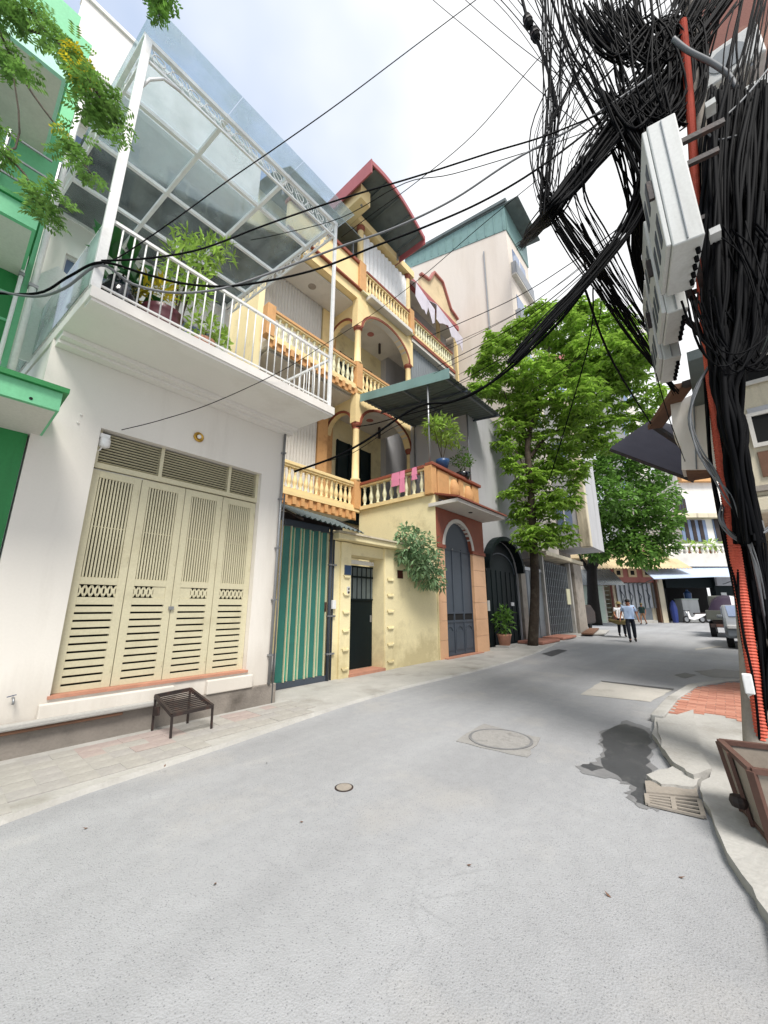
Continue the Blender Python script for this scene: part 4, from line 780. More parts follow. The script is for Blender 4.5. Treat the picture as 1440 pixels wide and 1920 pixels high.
# gable and torn awning of the right part
mb = MB(); mb.prism([(14.0, 9.45, 17.6), (17.6, 9.45, 17.6), (17.6, 9.45, 18.0), (16.9, 9.45, 18.2), (16.1, 9.45, 19.5), (15.2, 9.45, 19.5), (14.7, 9.45, 18.6), (14.0, 9.45, 18.4)], (0, .2, 0)); mb.build('gable', m_beige, yh)
P = [(13.9, 18.4), (14.7, 18.6), (15.2, 19.5), (16.1, 19.5), (16.9, 18.2), (17.7, 18.0)]
mb = MB(); [mb.bar((a[0], 9.42, a[1]+.05), (b[0], 9.42, b[1]+.05), .2, .10) for a, b in zip(P, P[1:])]; mb.build('gable_coping', m_pinkp, yh)
MB().box(12.4, 9.4, 17.3, 17.75, 9.75, 17.6).build('gable_beam', m_roofred, yh)
MB().box(12.3, 9.76, 17.3, 17.9, 10.4, 17.6).build('gable_slab', m_soffit, yh)
for x in (12.45, 15.7, 17.6): MB().box(x-.08, 9.5, 13.39, x+.08, 9.66, 17.3).build('gallery_post', m_yelcol, yh)
for i, (xa, xb) in enumerate(((12.5, 14.1), (14.3, 16.9))):
    rng = random.Random(i+5); kk = 9; pts = [Vector((xa+(xb-xa)*j/kk, 8.75, 16.4-.05*j)) for j in range(kk+1)]; low = [p-Vector((0, -.05, rng.uniform(.3, 1.0))) for p in pts]
    mb = MB(); [mb.quad(pts[j], pts[j+1], low[j+1], low[j]) for j in range(kk)]; [mb.quad(pts[j], (pts[j].x, 9.45, 17.2), (pts[j+1].x, 9.45, 17.2), pts[j+1]) for j in range(kk)]
    o = mb.build('torn_awning', m_tarpw, yh); s = o.modifiers.new('s', 'SOLIDIFY'); s.thickness = .012
# ---- terrace canopy over the wing
t = thing('terrace_canopy', 'green sheet metal canopy on thin posts above the garage terrace', 'canopy', (10.8, 7, 5.5))
A, B, C_, D_ = Vector((8.88, 8.75, 8.62)), Vector((9.05, 5.18, 8.17)), Vector((12.55, 5.18, 8.30)), Vector((12.6, 8.75, 8.75))
MB().corr(A, D_-A, B-A, 20, .015).build('sheet', m_corrdk, t)
MB().prism([A+Vector((-.03, 0, -.1)), B+Vector((-.03, 0, -.13)), B+Vector((-.03, 0, .22)), A+Vector((-.03, 0, .2))], (.02, 0, 0)).build('edge_fascia', m_corr, t)
for f in (.05, .5, .95): MB().bar(A.lerp(B, f)-Vector((0, 0, .05)), D_.lerp(C_, f)-Vector((0, 0, .05)), .05, .07).build('purlin', m_corrg, t)
for f in (.3, .97): MB().bar(A.lerp(D_, f)-Vector((0, 0, .1)), B.lerp(C_, f)-Vector((0, 0, .1)), .05, .06).build('rafter', m_gate, t)
for x, y in ((9.08, 6.0), (11.55, 5.98), (11.9, 8.6)): MB().tube([(x, y, 5.54 if y < 7 else 4.55), (x, y, 8.18 if y < 7 else 8.6)], .03, 8).build('post', m_steel, t, smooth=True)
tag(MB().corr((9.01, 7.0, 5.52), (0, -.62, 0), (0, .0, .0), 4, .0).build('x', m_pink), 'x', 'x') if False else None
t = thing('towel', 'pink towels hung over the terrace balustrade', 'towel', (9.0, 6.9, 5.5))
for i, (ya, yb, zl) in enumerate(((7.35, 7.05, 5.05), (7.02, 6.85, 4.8), (6.55, 6.4, 5.1))):
    mb = MB(); pts = [(8.92, 5.30+.0)]; prof = [(9.2, 5.33), (9.18, 5.485), (9.06, 5.545), (8.94, 5.49), (8.925, 5.25), (8.925, zl)]
    for (xa, za), (xb, zb_) in zip(prof, prof[1:]): mb.quad((xa, ya, za), (xa, yb, za), (xb, yb-.02*i, zb_), (xb, ya+.03, zb_))
    o = mb.build('cloth', m_pink, t); s = o.modifiers.new('s', 'SOLIDIFY'); s.thickness = .012
m_bpot = M('blue_pot_glaze', rgb(40, 70, 110), .35, .1)
pot('potted_plant', 'leafy plant in a blue pot on the terrace parapet', 9.75, 5.97, 5.54, [(.14, 0), (.2, .2), (.22, .3), (.2, .3)], m_bpot, [((9.75, 5.97, 6.9), .55, .8), ((10.3, 6.0, 6.75), .4, .7), ((9.3, 6.0, 6.9), .3, .7)], 520, .2, .075, m_leafbam, [[(9.75, 5.97, 5.7), (9.7, 5.97, 6.3), (9.75, 5.97, 7.0)], [(9.75, 5.97, 5.8), (10.0, 5.98, 6.4), (10.3, 6, 6.8)], [(9.75, 5.97, 5.8), (9.5, 5.98, 6.4), (9.3, 6, 6.9)]])
pot('potted_bonsai', 'dark bonsai in a shallow pot at the right of the terrace parapet', 11.0, 5.97, 5.54, [(.2, 0), (.24, .12), (.26, .2), (.24, .2)], m_urn, [((11.0, 5.97, 6.15), .35, .7), ((11.4, 5.97, 6.3), .25, .7), ((11.1, 5.97, 6.55), .2, .8)], 260, .12, .05, m_leafdk, [[(11, 5.97, 5.7), (11.15, 5.97, 6.0), (11.05, 5.97, 6.5)], [(11, 5.97, 5.75), (11.3, 5.97, 6.1), (11.4, 5.97, 6.4)]])
# ================================================================ GREY HOUSE with the dark arched gate
t = thing('grey_house', 'plain grey plastered house with a black arched gate', 'house', (14, 6.2, 0)); GY = 6.2
ga, gb = 12.62, 15.55
mb = MB(); mb.box(11.97, GY, 0, ga, GY+.25, 9.0); mb.box(gb, GY, 0, 16.1, GY+.25, 9.0); mb.box(ga, GY, 4.0, gb, GY+.25, 9.0); mb.archfill(ga, gb, 2.7, 3.85, 4.0, GY, GY+.25); mb.box(11.97, GY+.25, 0, 12.15, 9, 9.0); mb.box(12.15, 8.8, 0, 16.1, 9.0, 9.0); mb.box(15.9, GY+.25, 0, 16.1, 8.8, 9.0)
mb.build('wall', m_grey, t)
MB().archband(ga+.02, gb-.02, 2.7, 3.83, .16, GY-.28, GY-.002).build('arch_hood', m_gatedk, t)
mb = MB(); mb.box(ga, GY+.06, .05, gb, GY+.10, 2.7); tp = [((ga+gb)/2+(gb-ga)/2*math.cos(PI*(1-i/16)), GY+.06, 2.7+1.14*math.sin(PI*i/16)) for i in range(17)]; mb.prism(tp, (0, .04, 0)); o = mb.build('gate', m_gatedk, t)
MB().archband(ga+.25, gb-.25, 2.65, 3.35, .05, GY+.03, GY+.058).build('gate_arch', m_gate, o)
for i in range(7): x = ga+(gb-ga)*(i+.5)/7; MB().box(x-.02, GY+.035, .1, x+.02, GY+.0585, 2.7).build('stile', m_gatedk, o)
MB().box(14.8, GY+.02, 1.42, 15.05, GY+.0585, 1.55).build('letter_slot', m_lamp, o)
MB().box(ga+.05, GY-.03, 1.25, ga+.2, GY+.0585, 1.6).build('notice', m_box, o)
MB().box(15.62, GY-.12, 0, 16.12, GY-.002, 3.1).build('gate_pillar', m_cement, t, bev=.015)
MB().tube([(12.0, GY-.03, 0), (12.0, GY-.03, 4.3)], .03, 8).build('pipe', m_steel, t)
pot('potted_plant', 'dark leafy plant in a terracotta pot before the black gate', 13.2, 5.9, .11, [(.17, 0), (.23, .3), (.26, .36), (.23, .36)], m_terra, [((13.2, 5.9, .85), .36, .9), ((13.35, 5.9, 1.15), .25, .9)], 230, .2, .08, m_leafdk, [[(13.2, 5.9, .4), (13.25, 5.9, 1.0)]], .2)
tag(MB().box(12.95, 5.65, PAVE, 13.5, 6.12, .11).build('paving_slab', m_conc, origin=(13.2, 5.9, PAVE)), 'pale slab under the terracotta pot', 'slab')
# ---- gates further along
t = thing('grey_gate', 'grey sheet metal double gate behind the slim tree trunk', 'gate', (17.2, 6.2, 0))
for i in range(6): a = 16.2+i*.36; MB().box(a, GY+.02*(i % 2), .08, a+.35, GY+.05+.02*(i % 2), 2.9).build('leaf_panel', m_gate if i < 1 else m_corrg, t)
MB().box(16.14, GY-.02, 2.91, 18.5, GY+.1, 3.05).build('lintel', m_steel, t)
MB().box(18.4, GY-.1, 0, 18.55, GY+.05, 3.9).build('post', m_conc, t)
t = thing('grille_gate', 'dark barred grille gate with a yellow notice', 'gate', (20.5, 6.2, 0))
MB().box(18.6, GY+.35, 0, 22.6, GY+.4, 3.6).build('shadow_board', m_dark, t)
for i in range(14): x = 18.75+i*.28; MB().box(x-.025, GY, .1, x+.025, GY+.05, 3.5).build('bar', m_corrg, t)
for i in range(10): z = .2+i*.36; MB().box(18.6, GY+.052, z-.02, 22.6, GY+.08, z+.02).build('cross_bar', m_corrg, t)
MB().box(22.6, GY-.1, 0, 22.8, GY+.1, 3.7).build('post', m_conc, t); MB().box(21.9, GY-.03, 1.5, 22.5, GY-.002, 2.3).build('notice', m_strip, t)
t = thing('stone_pier', 'dark stone gate pier at the end of the left row', 'pier', (23.6, 6.2, 0)); MB().box(22.9, GY-.25, 0, 24.4, GY+.5, 3.7).build('shaft', m_cement, t, bev=.03); MB().box(18.3, GY-.35, 3.72, 24.6, GY+.5, 3.92).build('cap', m_old, t, bev=.03)
# ---- tall cream building
t = thing('tall_building', 'tall cream building with a green sheet metal top storey', 'building', (19.7, 9, 0)); TX = 18.02; zr, zl = pX(940, 437, TX).z, pX(785, 493, TX).z
mb = MB(); mb.prism([(TX, 6.2, 4), (TX, 13.5, 4), (TX, 13.5, zl+.2), (TX, 6.2, zr)], (3.4, 0, 0)); mb.build('wall', m_tall, t)
mb = MB(); mb.prism([(TX-.03, 6.15, zr), (TX-.03, 13.5, zl+.2), (TX-.03, 13.5, 25.6), (TX-.03, 6.15, 24.4)], (.02, 0, 0)); o = mb.build('sheet_wall', m_corr, t)
for i in range(14): y = 6.3+i*.55; MB().box(TX-.055, y-.03, zr+(zl-zr)*(y-6.2)/6+.05, TX-.031, y+.03, 24.35+1.2*(y-6.15)/7.35).build('rib', m_corr, o)
MB().bar((TX-.03, 6.0, 24.55), (TX-.03, 13.5, 25.75), .3, .2).build('roof_edge', m_corrdk, t)
MB().prism([(TX-.1, 5.3, 24.2), (TX+3.5, 5.3, 24.2), (TX+3.5, 13.5, 25.7), (TX-.1, 13.5, 25.7)], (0, 0, .08)).build('roof', m_corrdk, t)
MB().box(TX+.05, 6.14, zr, TX+3.4, 6.198, 24.3).build('front_sheet', m_corr, t)
for k, z in enumerate((19.6, 16.4, 13.2, 10)):
    o = MB().box(TX+.3, 5.95, z, TX+3.2, 6.198, z+.12).build('balcony', m_soffit, t)
    MB().box(TX+.3, 5.95, z+.12, TX+.34, 6.198, z+.9).box(TX+.341, 5.93, z+.12, TX+3.2, 5.97, z+.9).build('railing', m_steel, o)
    w = MB().box(TX+.7, 6.17, z+.2, TX+2.7, 6.198, z+2.2).build('window', m_window, t); MB().box(TX+1.66, 6.15, z+.2, TX+1.74, 6.169, z+2.2).build('mullion', m_whitep, w)
MB().tube([(TX-.05, 7.6, 14), (TX-.05, 7.6, 22)], .04, 6).build('pipe', m_steel, t)
# projecting pale box further down the row
t = thing('concrete_building', 'stained pale concrete block jutting out behind the trees', 'building', (23, 6, 0))
mb = MB(); BYp = pX(1110, 1040, 22.15).y; mb.box(22.2, BYp+.05, 4.5, 25.5, 12, 13); mb.build('wall', m_grey, t)
MB().box(22.15, BYp, 4.45, 22.6, BYp+.5, 13.05).build('corner_pier', m_old, t, bev=.03)
for z in (5.6, 8.8): o = MB().box(22.16, BYp+.75, z, 22.198, BYp+1.5, z+1.8).build('window', m_window, t); MB().box(22.13, BYp+1.1, z, 22.158, BYp+1.16, z+1.8).build('mullion', m_whitep, o)
MB().box(24.6, 7.4, 0, 26.0, 12, 4.5).build('base', m_cement, t); MB().box(22.3, 6.72, 3.93, 25.5, 12, 4.499).build('beam', m_cement, t)
# ================================================================ TREES
def pr(px, D): return px*D/720*1.12
def tree(name, label, trunk, limbs, blobs, n, Ln, W, lm, bm, seed, ros=False):
    t = thing(name, label, 'tree', trunk[0][0]); rng = random.Random(seed); P = smoothpts([p for p, r in trunk], 5); k = len(P); R = []
    for i in range(k): f = i/(k-1)*(len(trunk)-1); a = min(int(f), len(trunk)-2); R.append(trunk[a][1]+(trunk[a+1][1]-trunk[a][1])*(f-a))
    o = MB().tube(P, R, 10).build('trunk', bm, t, smooth=True)
    for p, q, r in limbs:
        p, q = Vector(p), Vector(q); mid = p.lerp(q, .5)+Vector((rng.uniform(-.2, .2), rng.uniform(-.2, .2), .25)); S = smoothpts([p, mid, q], 5); MB().tube(S, [r*(1-.75*i/(len(S)-1)) for i in range(len(S))], 7).build('limb', bm, o, smooth=True)
    mb = MB(); (rosettes(mb, blobs, n, Ln, W, rng) if ros else leaves(mb, blobs, n, Ln, W, rng, .35, .3)); mb.build('crown', lm, t); return t
rng = random.Random(77); D1 = 14.4
bl = [(pD(x, y, D1+d), pr(r, D1), .8) for x, y, r, d in ((940, 665, 42, 0), (985, 628, 45, .6), (1040, 610, 50, 0), (1100, 600, 45, 1), (1155, 610, 40, .5), (1195, 660, 38, 0), (1175, 715, 40, .4), (1120, 665, 60, -.6), (1060, 680, 55, .8), (1000, 700, 48, -.5), (945, 725, 40, .3), (905, 690, 25, .5), (1010, 765, 45, 0), (1080, 750, 50, -.8), (1140, 780, 35, .5), (960, 800, 28, 0), (1000, 830, 34, .4), (1065, 815, 34, -.4), (990, 900, 28, 0), (1035, 945, 34, -.3), (985, 965, 30, .3), (1050, 1000, 30, 0), (1000, 1010, 30, -.5), (940, 835, 22, 0), (1075, 880, 30, 0), (1210, 745, 34, .2), (1195, 790, 28, .4), (1120, 720, 55, .5), (900, 730, 26, 0), (970, 770, 36, .4), (1040, 860, 30, .3), (1100, 830, 34, .6), (1170, 670, 48, -.4), (925, 640, 26, .4), (1075, 580, 30, .6), (1010, 585, 26, .5), (1020, 890, 34, .2), (1060, 930, 30, .2), (960, 930, 22, .2), (1090, 790, 40, .3), (1140, 830, 26, .4), (960, 870, 22, .1))]
b0 = pZ(999, 1212); tp1 = [(b0, .19), (pD(1003, 1110, D1), .16), (pD(1000, 1010, D1), .15), (pD(994, 900, D1), .13), (pD(990, 830, D1), .11), (pD(1010, 740, D1), .07), (pD(1030, 650, D1), .03)]
tree('street_tree', 'slim street tree with bright green drooping leaves before the grey gate', tp1,
     [(pD(992, 860, D1), pD(1070, 795, D1-.3), .09), (pD(1070, 795, D1-.3), pD(1150, 720, D1), .05), (pD(990, 830, D1), pD(945, 735, D1), .06), (pD(1000, 790, D1), pD(1110, 650, D1-.4), .06), (pD(1000, 1000, D1), pD(1040, 955, D1), .04), (pD(1070, 795, D1), pD(1180, 670, D1), .04), (pD(1000, 980, D1), pD(975, 960, D1), .03), (pD(994, 900, D1), pD(950, 820, D1), .04)],
     bl, 3300, .30, .115, m_leaf, m_bark, 5, True)
D2 = 27.5
bl = [(pD(x, y, D2+d), pr(r, D2), .8) for x, y, r, d in ((1085, 900, 30, 0), (1070, 960, 28, .5), (1120, 855, 30, 0), (1180, 845, 28, .5), (1110, 890, 38, 0), (1160, 870, 40, 1), (1210, 890, 38, 0), (1235, 930, 34, .5), (1130, 940, 50, -1), (1190, 950, 50, 0), (1225, 990, 40, 0), (1150, 1000, 44, .5), (1100, 980, 34, 0), (1245, 1020, 24, 0), (1185, 1030, 34, -.5), (1120, 1030, 26, 0), (1215, 1045, 22, 0), (1260, 970, 20, 0))]
b0 = pZ(1116, 1172); b0 = Vector((b0.x, b0.y, 0))
D2b = b0.dot(hv)
tree('street_tree', 'dark trunked tree with a dense deep green crown at the bend', [(b0, .55), (pD(1112, 1120, D2b), .42), (pD(1110, 1060, D2b), .36), (pD(1120, 990, D2b), .25), (pD(1140, 920, D2b), .1)],
     [(pD(1111, 1080, D2b), pD(1085, 1035, D2b), .2), (pD(1112, 1070, D2b), pD(1165, 1000, D2b), .2), (pD(1120, 990, D2b), pD(1200, 940, D2b), .15), (pD(1113, 1050, D2b), pD(1220, 1010, D2b), .14)], bl, 11000, .42, .22, m_leafdk, m_barkdk, 8)
t = thing('planting_bed', 'low red tiled bed with planks at the foot of the trees', 'planter', (20, 5.6, 0))
for (a, b, c, d) in ((14.9, 16.9, 5.2, 6.15), (17.6, 19.6, 5.3, 6.15)): MB().box(a, c, PAVE, b, d, .14).build('bed', m_brick[1], t, bev=.03)
MB().bar((21, 5.2, .12), (25.5, 5.9, .16), .5, .06).build('plank', m_wood, t); MB().bar((21.8, 4.9, .06), (26, 5.5, .06), .5, .05).build('plank', m_conc, t)
# parked bikes in shade under the big tree
t = thing('covered_motorbike', 'dark covered motorbike parked left of the big trunk', 'motorbike', (26.5, 7.2, 0))
MB().lathe((26.5, 6.6, .36), [(.34, -.06), (.36, 0), (.34, .06)], 16, 'Y').build('wheel', m_tyre, t); MB().lathe((28, 6.7, .36), [(.34, -.06), (.36, 0), (.34, .06)], 16, 'Y').build('wheel', m_tyre, t)
MB().prism([(26.0, 6.4, .35), (28.4, 6.4, .35), (28.5, 6.4, 1.1), (27.6, 6.4, 1.5), (26.6, 6.4, 1.45), (26.1, 6.4, 1.0)], (0, .55, 0)).build('cover', m_iron, t, bev=.12)
# ================================================================ FAR SIDE OF THE JUNCTION (row that closes the view)
FD = 34.8; TH = AZ-PI/2; FR = hv*FD
def fu(x, y, d=0): p = pD(x, y, FD+d); return p.dot(rv), p.z
def far(name, label, cat): return thing(name, label, cat, FR, TH, local=True)
def fbox(t, name, mt, x0, y0, x1, y1, d0, d1, bev=0, mb=None):
    (u0, za), (u1, zb) = fu(x0, y0, d0), fu(x1, y1, d0); return (mb or MB()).box(u0, d0, max(zb, 0) if zb < za else max(za, 0), u1, d1, max(za, zb)).build(name, mt, t, bev=bev)
t = far('mint_shutter_house', 'low house with a pale mint shutter and sheet eave behind the big trunk', 'house')
fbox(t, 'wall', m_soffit, 1040, 1062, 1143, 1180, .6, 8); fbox(t, 'shutter', m_mint, 1080, 1098, 1140, 1180, .5, .599)
for i in range(9): u0, z = fu(1080, 1100+i*8, .5); u1, _ = fu(1140, 1100, .5); MB().box(u0, .47, z, u1, .499, z+.03).build('shutter_rib', m_mint, t)
(u0, z0_), (u1, z1_) = fu(1060, 1097, -1.2), fu(1146, 1068, .6)
MB().corr((u0, -1.2, z0_), (u1-u0, 0, 0), (0, 1.8, z1_-z0_), 24, .02).build('eave', m_corrg, t)
t = far('pink_gate_house', 'dusty pink house front with square vents above a grey grille gate', 'house')
fbox(t, 'wall', m_old, 1143, 1062, 1236, 1180, .6, 9)
fbox(t, 'header', m_pinkp, 1146, 1066, 1236, 1092, .3, .599); fbox(t, 'jamb', m_pinkp, 1146, 1093, 1158, 1180, .3, .599); fbox(t, 'jamb', m_wood, 1228, 1086, 1245, 1180, .1, .599)
for x in (1160, 1186, 1213): o = fbox(t, 'vent', m_beige, x-9, 1066, x+9, 1082, .2, .299); fbox(o, 'hole', m_dark, x-4, 1070, x+4, 1078, .18, .199)
o = fbox(t, 'gate', m_corrg, 1158, 1093, 1228, 1180, .5, .598)
for i in range(9): fbox(o, 'bar', m_steel, 1159+i*8.5, 1094, 1161+i*8.5, 1140, .42, .499)
for i in range(4): x = 1168+i*16; (u0, z0_), (u1, z1_) = fu(x-5, 1106, .4), fu(x+5, 1130, .4); MB().tube([(u0, .44, z0_), ((u0+u1)/2+.15, .44, (z0_+z1_)/2), (u0+.1, .44, z1_)], .05, 5).build('scroll', m_gate, o)
fbox(t, 'step', m_conc, 1160, 1163, 1236, 1180, -.6, .3)
(u0, z0_), (u1, z1_) = fu(1118, 1066, -1.4), fu(1262, 1044, .6); MB().corr((u0, -1.4, z0_), (u1-u0, 0, 0), (0, 2.0, z1_-z0_), 30, .05, .03).build('tiled_eave', m_beige, t)
fbox(t, 'upper_wall', m_beige, 1060, 1020, 1262, 1046, 1.2, 9)
for i in range(7): x = 1150+i*14; fbox(t, 'roof_vent', m_wood, x, 1030, x+7, 1038, 1.1, 1.199)
t = far('shop_house', 'white shop house with a dark open front and a blue white awning', 'shop')
for a, b, c, d in ((1237, 1062, 1247, 1180), (1337, 1085, 1420, 1180)): fbox(t, 'pier', m_old if a < 1300 else m_gatedk, a, b, c, d, .3, .9)
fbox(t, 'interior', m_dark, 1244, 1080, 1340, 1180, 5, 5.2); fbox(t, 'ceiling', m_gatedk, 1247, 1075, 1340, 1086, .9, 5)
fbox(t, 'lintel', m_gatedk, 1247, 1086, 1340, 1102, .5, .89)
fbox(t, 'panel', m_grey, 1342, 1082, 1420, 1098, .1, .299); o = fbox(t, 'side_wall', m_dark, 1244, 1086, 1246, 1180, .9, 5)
fbox(t, 'notice', m_box, 1352, 1111, 1363, 1116, .25, .299)
(u0, z0_), (u1, z1_) = fu(1226, 1086, -1.8), fu(1392, 1066, .5)
MB().prism([(u0, -1.8, z0_), (u1, -1.8, z0_+.35), (u1, .5, z1_+.1), (u0+.6, .5, z1_)], (0, 0, .06)).build('awning', m_awn, t)
for x in (1229, 1388): (u, z) = fu(x, 1084, -1.7); MB().tube([(u, -1.65, z), (u, .5, z-.5)], .04, 6).build('awning_strut', m_steel, t)
fbox(t, 'upper_wall', m_white, 1262, 870, 1420, 1062, 2.0, 10)
fbox(t, 'balcony', m_soffit, 1250, 1038, 1420, 1062, .2, 1.99)
(u0, z0_), (u1, _) = fu(1252, 1038, .2), fu(1400, 1038, .2)
me = MB().lathe((0, 0, 0), [(.12, 0), (.08, .1), (.15, .35), (.08, .6), (.12, .75)], 8).mesh('baluster', m_white)
for i in range(16): inst('baluster', me, t, (u0+(u1-u0)*i/15, .4, z0_))
MB().box(u0-.2, .25, z0_+.75, u1, .55, z0_+.92).build('handrail', m_white, t)
for a, b, c, d in ((1275, 975, 1330, 1015), (1268, 935, 1290, 962), (1335, 970, 1380, 1015)):
    o = fbox(t, 'window', m_window, a, b, c, d, 1.9, 1.999)
    for k in range(1, 4): x = a+(c-a)*k/4; fbox(o, 'bar', m_iron, x-.5, b, x+.5, d, 1.85, 1.899)
fbox(t, 'ledge', m_old, 1262, 962, 1420, 970, 1.2, 1.99); fbox(t, 'roof_band', m_orange, 1272, 868, 1345, 902, 1.5, 1.99)
bl = []
for x, y in ((1290, 1022), (1310, 1024), (1335, 1022), (1360, 1026), (1240, 1040), (1190, 1040)): u, z = fu(x, y, .6); bl.append((Vector((u, .7, z)), .55, .7))
q = far('balcony_plants', 'row of green plants along the far shop balcony', 'plants'); leaves(MB(), bl, 420, .5, .2, random.Random(2), .2, .2).build('foliage', m_leafbam, q)
for b in bl: MB().lathe(b[0]-Vector((0, 0, .75)), [(.2, 0), (.28, .45), (.28, .5)], 10).build('pot', m_terra, q)
# far blocks between and behind the trees
for nm, lb, x0, y0, x1, d, mt, rm in (('far_house', 'far house with a red roof storey seen through the tree crown', 1020, 690, 1085, 8, m_tall, m_roofred), ('far_building', 'pale far building behind the right side of the tree crown', 1150, 640, 1262, 16, m_soffit, m_soffit)):
    t = far(nm, lb, 'building'); fbox(t, 'wall', mt, x0, y0, x1, 1150, d, d+8); fbox(t, 'roof', rm, x0-3, y0-26, x1+3, y0, d-.5, d+8.5)
    for k in range(5): o = fbox(t, 'window', m_window, x0+15, y0+20+k*60, x0+40, y0+55+k*60, d-.1, d-.002); fbox(o, 'mullion', m_whitep, x0+27, y0+20+k*60, x0+28, y0+55+k*60, d-.14, d-.101)
q = far('blue_tarpaulin', 'blue tarpaulin bundle hanging at the shop door', 'tarpaulin'); (u, z) = fu(1256, 1120, .2)
MB().lathe((u, .0, 0.02), [(.2, 0), (.26, .5), (.28, 1.2), (.18, 1.7), (.05, 1.9)], 9).build('cloth', m_tarpb, q)
q = far('storage_box', 'pale box standing behind the white motorbike', 'box'); (u, z) = fu(1306, 1130, .2); MB().box(u-.75, .9, .02, u+.75, 1.8, 2.0).build('body', m_box, q, bev=.05); MB().box(u-.78, .88, 2.0, u+.78, 1.82, 2.08).build('lid', m_mint, q)
q = far('water_bottle', 'blue plastic bottle pack on top near the motorbike', 'bottle'); MB().lathe((u+.1, 1.2, 2.085), [(.28, 0), (.3, .5), (.1, .7), (.1, .8)], 12).build('body', m_bpot, q)
# motorbike
q = far('motorbike', 'white scooter parked in front of the dark shop', 'motorbike'); u, z = fu(1287, 1168, -.4); Y = -.5
for uu in (u, u+1.35):
    w = MB().lathe((uu, Y, .32), [(.30, -.05), (.32, 0), (.30, .05), (.2, .05), (.2, -.05), (.3, -.05)], 18, 'Y').build('wheel', m_tyre, q); MB().lathe((uu, Y, .32), [(.19, -.02), (.19, .02)], 12, 'Y').build('rim', m_steel, w)
MB().prism([(u+.15, Y-.12, .35), (u+.55, Y-.12, .25), (u+.95, Y-.12, .35), (u+1.6, Y-.12, .65), (u+1.65, Y-.12, .78), (u+.75, Y-.12, .75), (u+.6, Y-.12, .45), (u+.35, Y-.12, .5), (u+.2, Y-.12, 1.0), (u+.05, Y-.12, .95)], (0, .24, 0)).build('body', m_lamp, q, bev=.03)
MB().box(u+.7, Y-.13, .76, u+1.6, Y+.13, .86).build('seat', m_iron, q, bev=.04); MB().tube([(u+.1, Y-.35, 1.05), (u+.15, Y, 1.0), (u+.1, Y+.35, 1.05)], .025, 6).build('handlebar', m_black, q); MB().tube([(u, Y, .32), (u+.12, Y, .95)], .05, 6).build('fork', m_steel, q)
MB().lathe((u, Y, .88), [(.09, 0), (.11, .08), (.02, .14)], 10, 'X').build('headlight', m_lamp, q)
r2 = q.copy(); COL.objects.link(r2); r2.location = Vector(q.location)+rv*2.3+hv*.5; r2['label'] = 'second scooter parked right of the first, half behind the truck'; q['group'] = r2['group'] = 'scooters before the dark shop'
for ch in list(q.children):
    c2 = ch.copy(); COL.objects.link(c2); c2.parent = r2
    for g in list(ch.children): g2 = g.copy(); COL.objects.link(g2); g2.parent = c2
# ================================================================ VEHICLES
def wheel(t, x, y, r, w):
    o = MB().lathe((x, y, r), [(r*.62, -w/2), (r*.95, -w/2), (r, -w/3), (r, w/3), (r*.95, w/2), (r*.62, w/2)], 22, 'Y').build('wheel', m_tyre, t); MB().lathe((x, y, r), [(r*.6, -w/2-.004), (r*.6, w/2+.004)], 16, 'Y').build('rim', m_steel, o)
t = thing('silver_car', 'silver car parked nose out half hidden by the pole', 'car', (20, -.9, 0)); cx, y0, y1 = 17.95, -1.62, .12
prof = [(0, .35), (.02, .62), (.12, .78), (1.0, .95), (1.25, 1.0), (1.95, 1.42), (2.9, 1.46), (3.6, 1.05), (4.2, .98), (4.3, .6), (4.25, .32)]
MB().prism([(cx+a, y0, z) for a, z in prof], (0, y1-y0, 0)).build('body', m_car, t, bev=.09)
MB().prism([(cx+1.32, y0+.12, 1.02), (cx+1.95, y0+.16, 1.40), (cx+1.93, y0+.16, 1.43), (cx+1.28, y0+.12, 1.05)], (0, y1-y0-.3, 0)).build('windscreen', m_window, t)
for yy in (y1-.02, y0-.012): MB().prism([(cx+1.5, yy, 1.03), (cx+2.05, yy, 1.36), (cx+2.85, yy, 1.38), (cx+3.35, yy, 1.05)], (0, .03, 0)).build('side_window', m_window, t)
for yy in (y1-.42, y0+.08): MB().box(cx-.03, yy, .66, cx+.12, yy+.34, .79).build('headlight', m_lamp, t, bev=.03)
MB().box(cx-.025, y0+.5, .60, cx+.05, y1-.5, .74).build('grille', m_dark, t); MB().box(cx-.03, y0+.3, .36, cx+.05, y1-.3, .47).build('air_intake', m_dark, t); MB().box(cx-.05, y0+.65, .48, cx, y1-.65, .58).build('number_plate', m_lamp, t)
for x in (.75, 3.45):
    for y in (y0+.1, y1-.1): wheel(t, cx+x, y, .31, .2)
MB().box(cx+1.35, y1-.01, .98, cx+1.5, y1+.16, 1.1).build('mirror', m_car, t, bev=.03)
t = thing('small_truck', 'small truck with its load under a plum and white tarpaulin', 'truck', (26, -.2, 0)); tx, y0, y1 = 24.1, -1.25, .72
MB().box(tx, y0, .80, tx+2.9, y1, .86).build('bed_floor', m_truck, t)
for a in ((tx, y0, .86, tx+.05, y1, 1.22), (tx+.06, y1-.05, .86, tx+2.9, y1, 1.22), (tx+.06, y0, .86, tx+2.9, y0+.05, 1.22)): MB().box(*a).build('bed_side', m_truck, t, bev=.012)
MB().box(tx+.1, y0+.2, .5, tx+2.9, y1-.2, .79).build('chassis', m_iron, t); MB().box(tx+.02, y0+.1, .45, tx+.12, y1-.1, .62).build('bumper', m_iron, t); MB().box(tx-.02, y1-.55, .48, tx+.02, y1-.3, .6).build('tail_light', m_rustr, t)
rng = random.Random(6); k, l = 10, 8; V_ = []
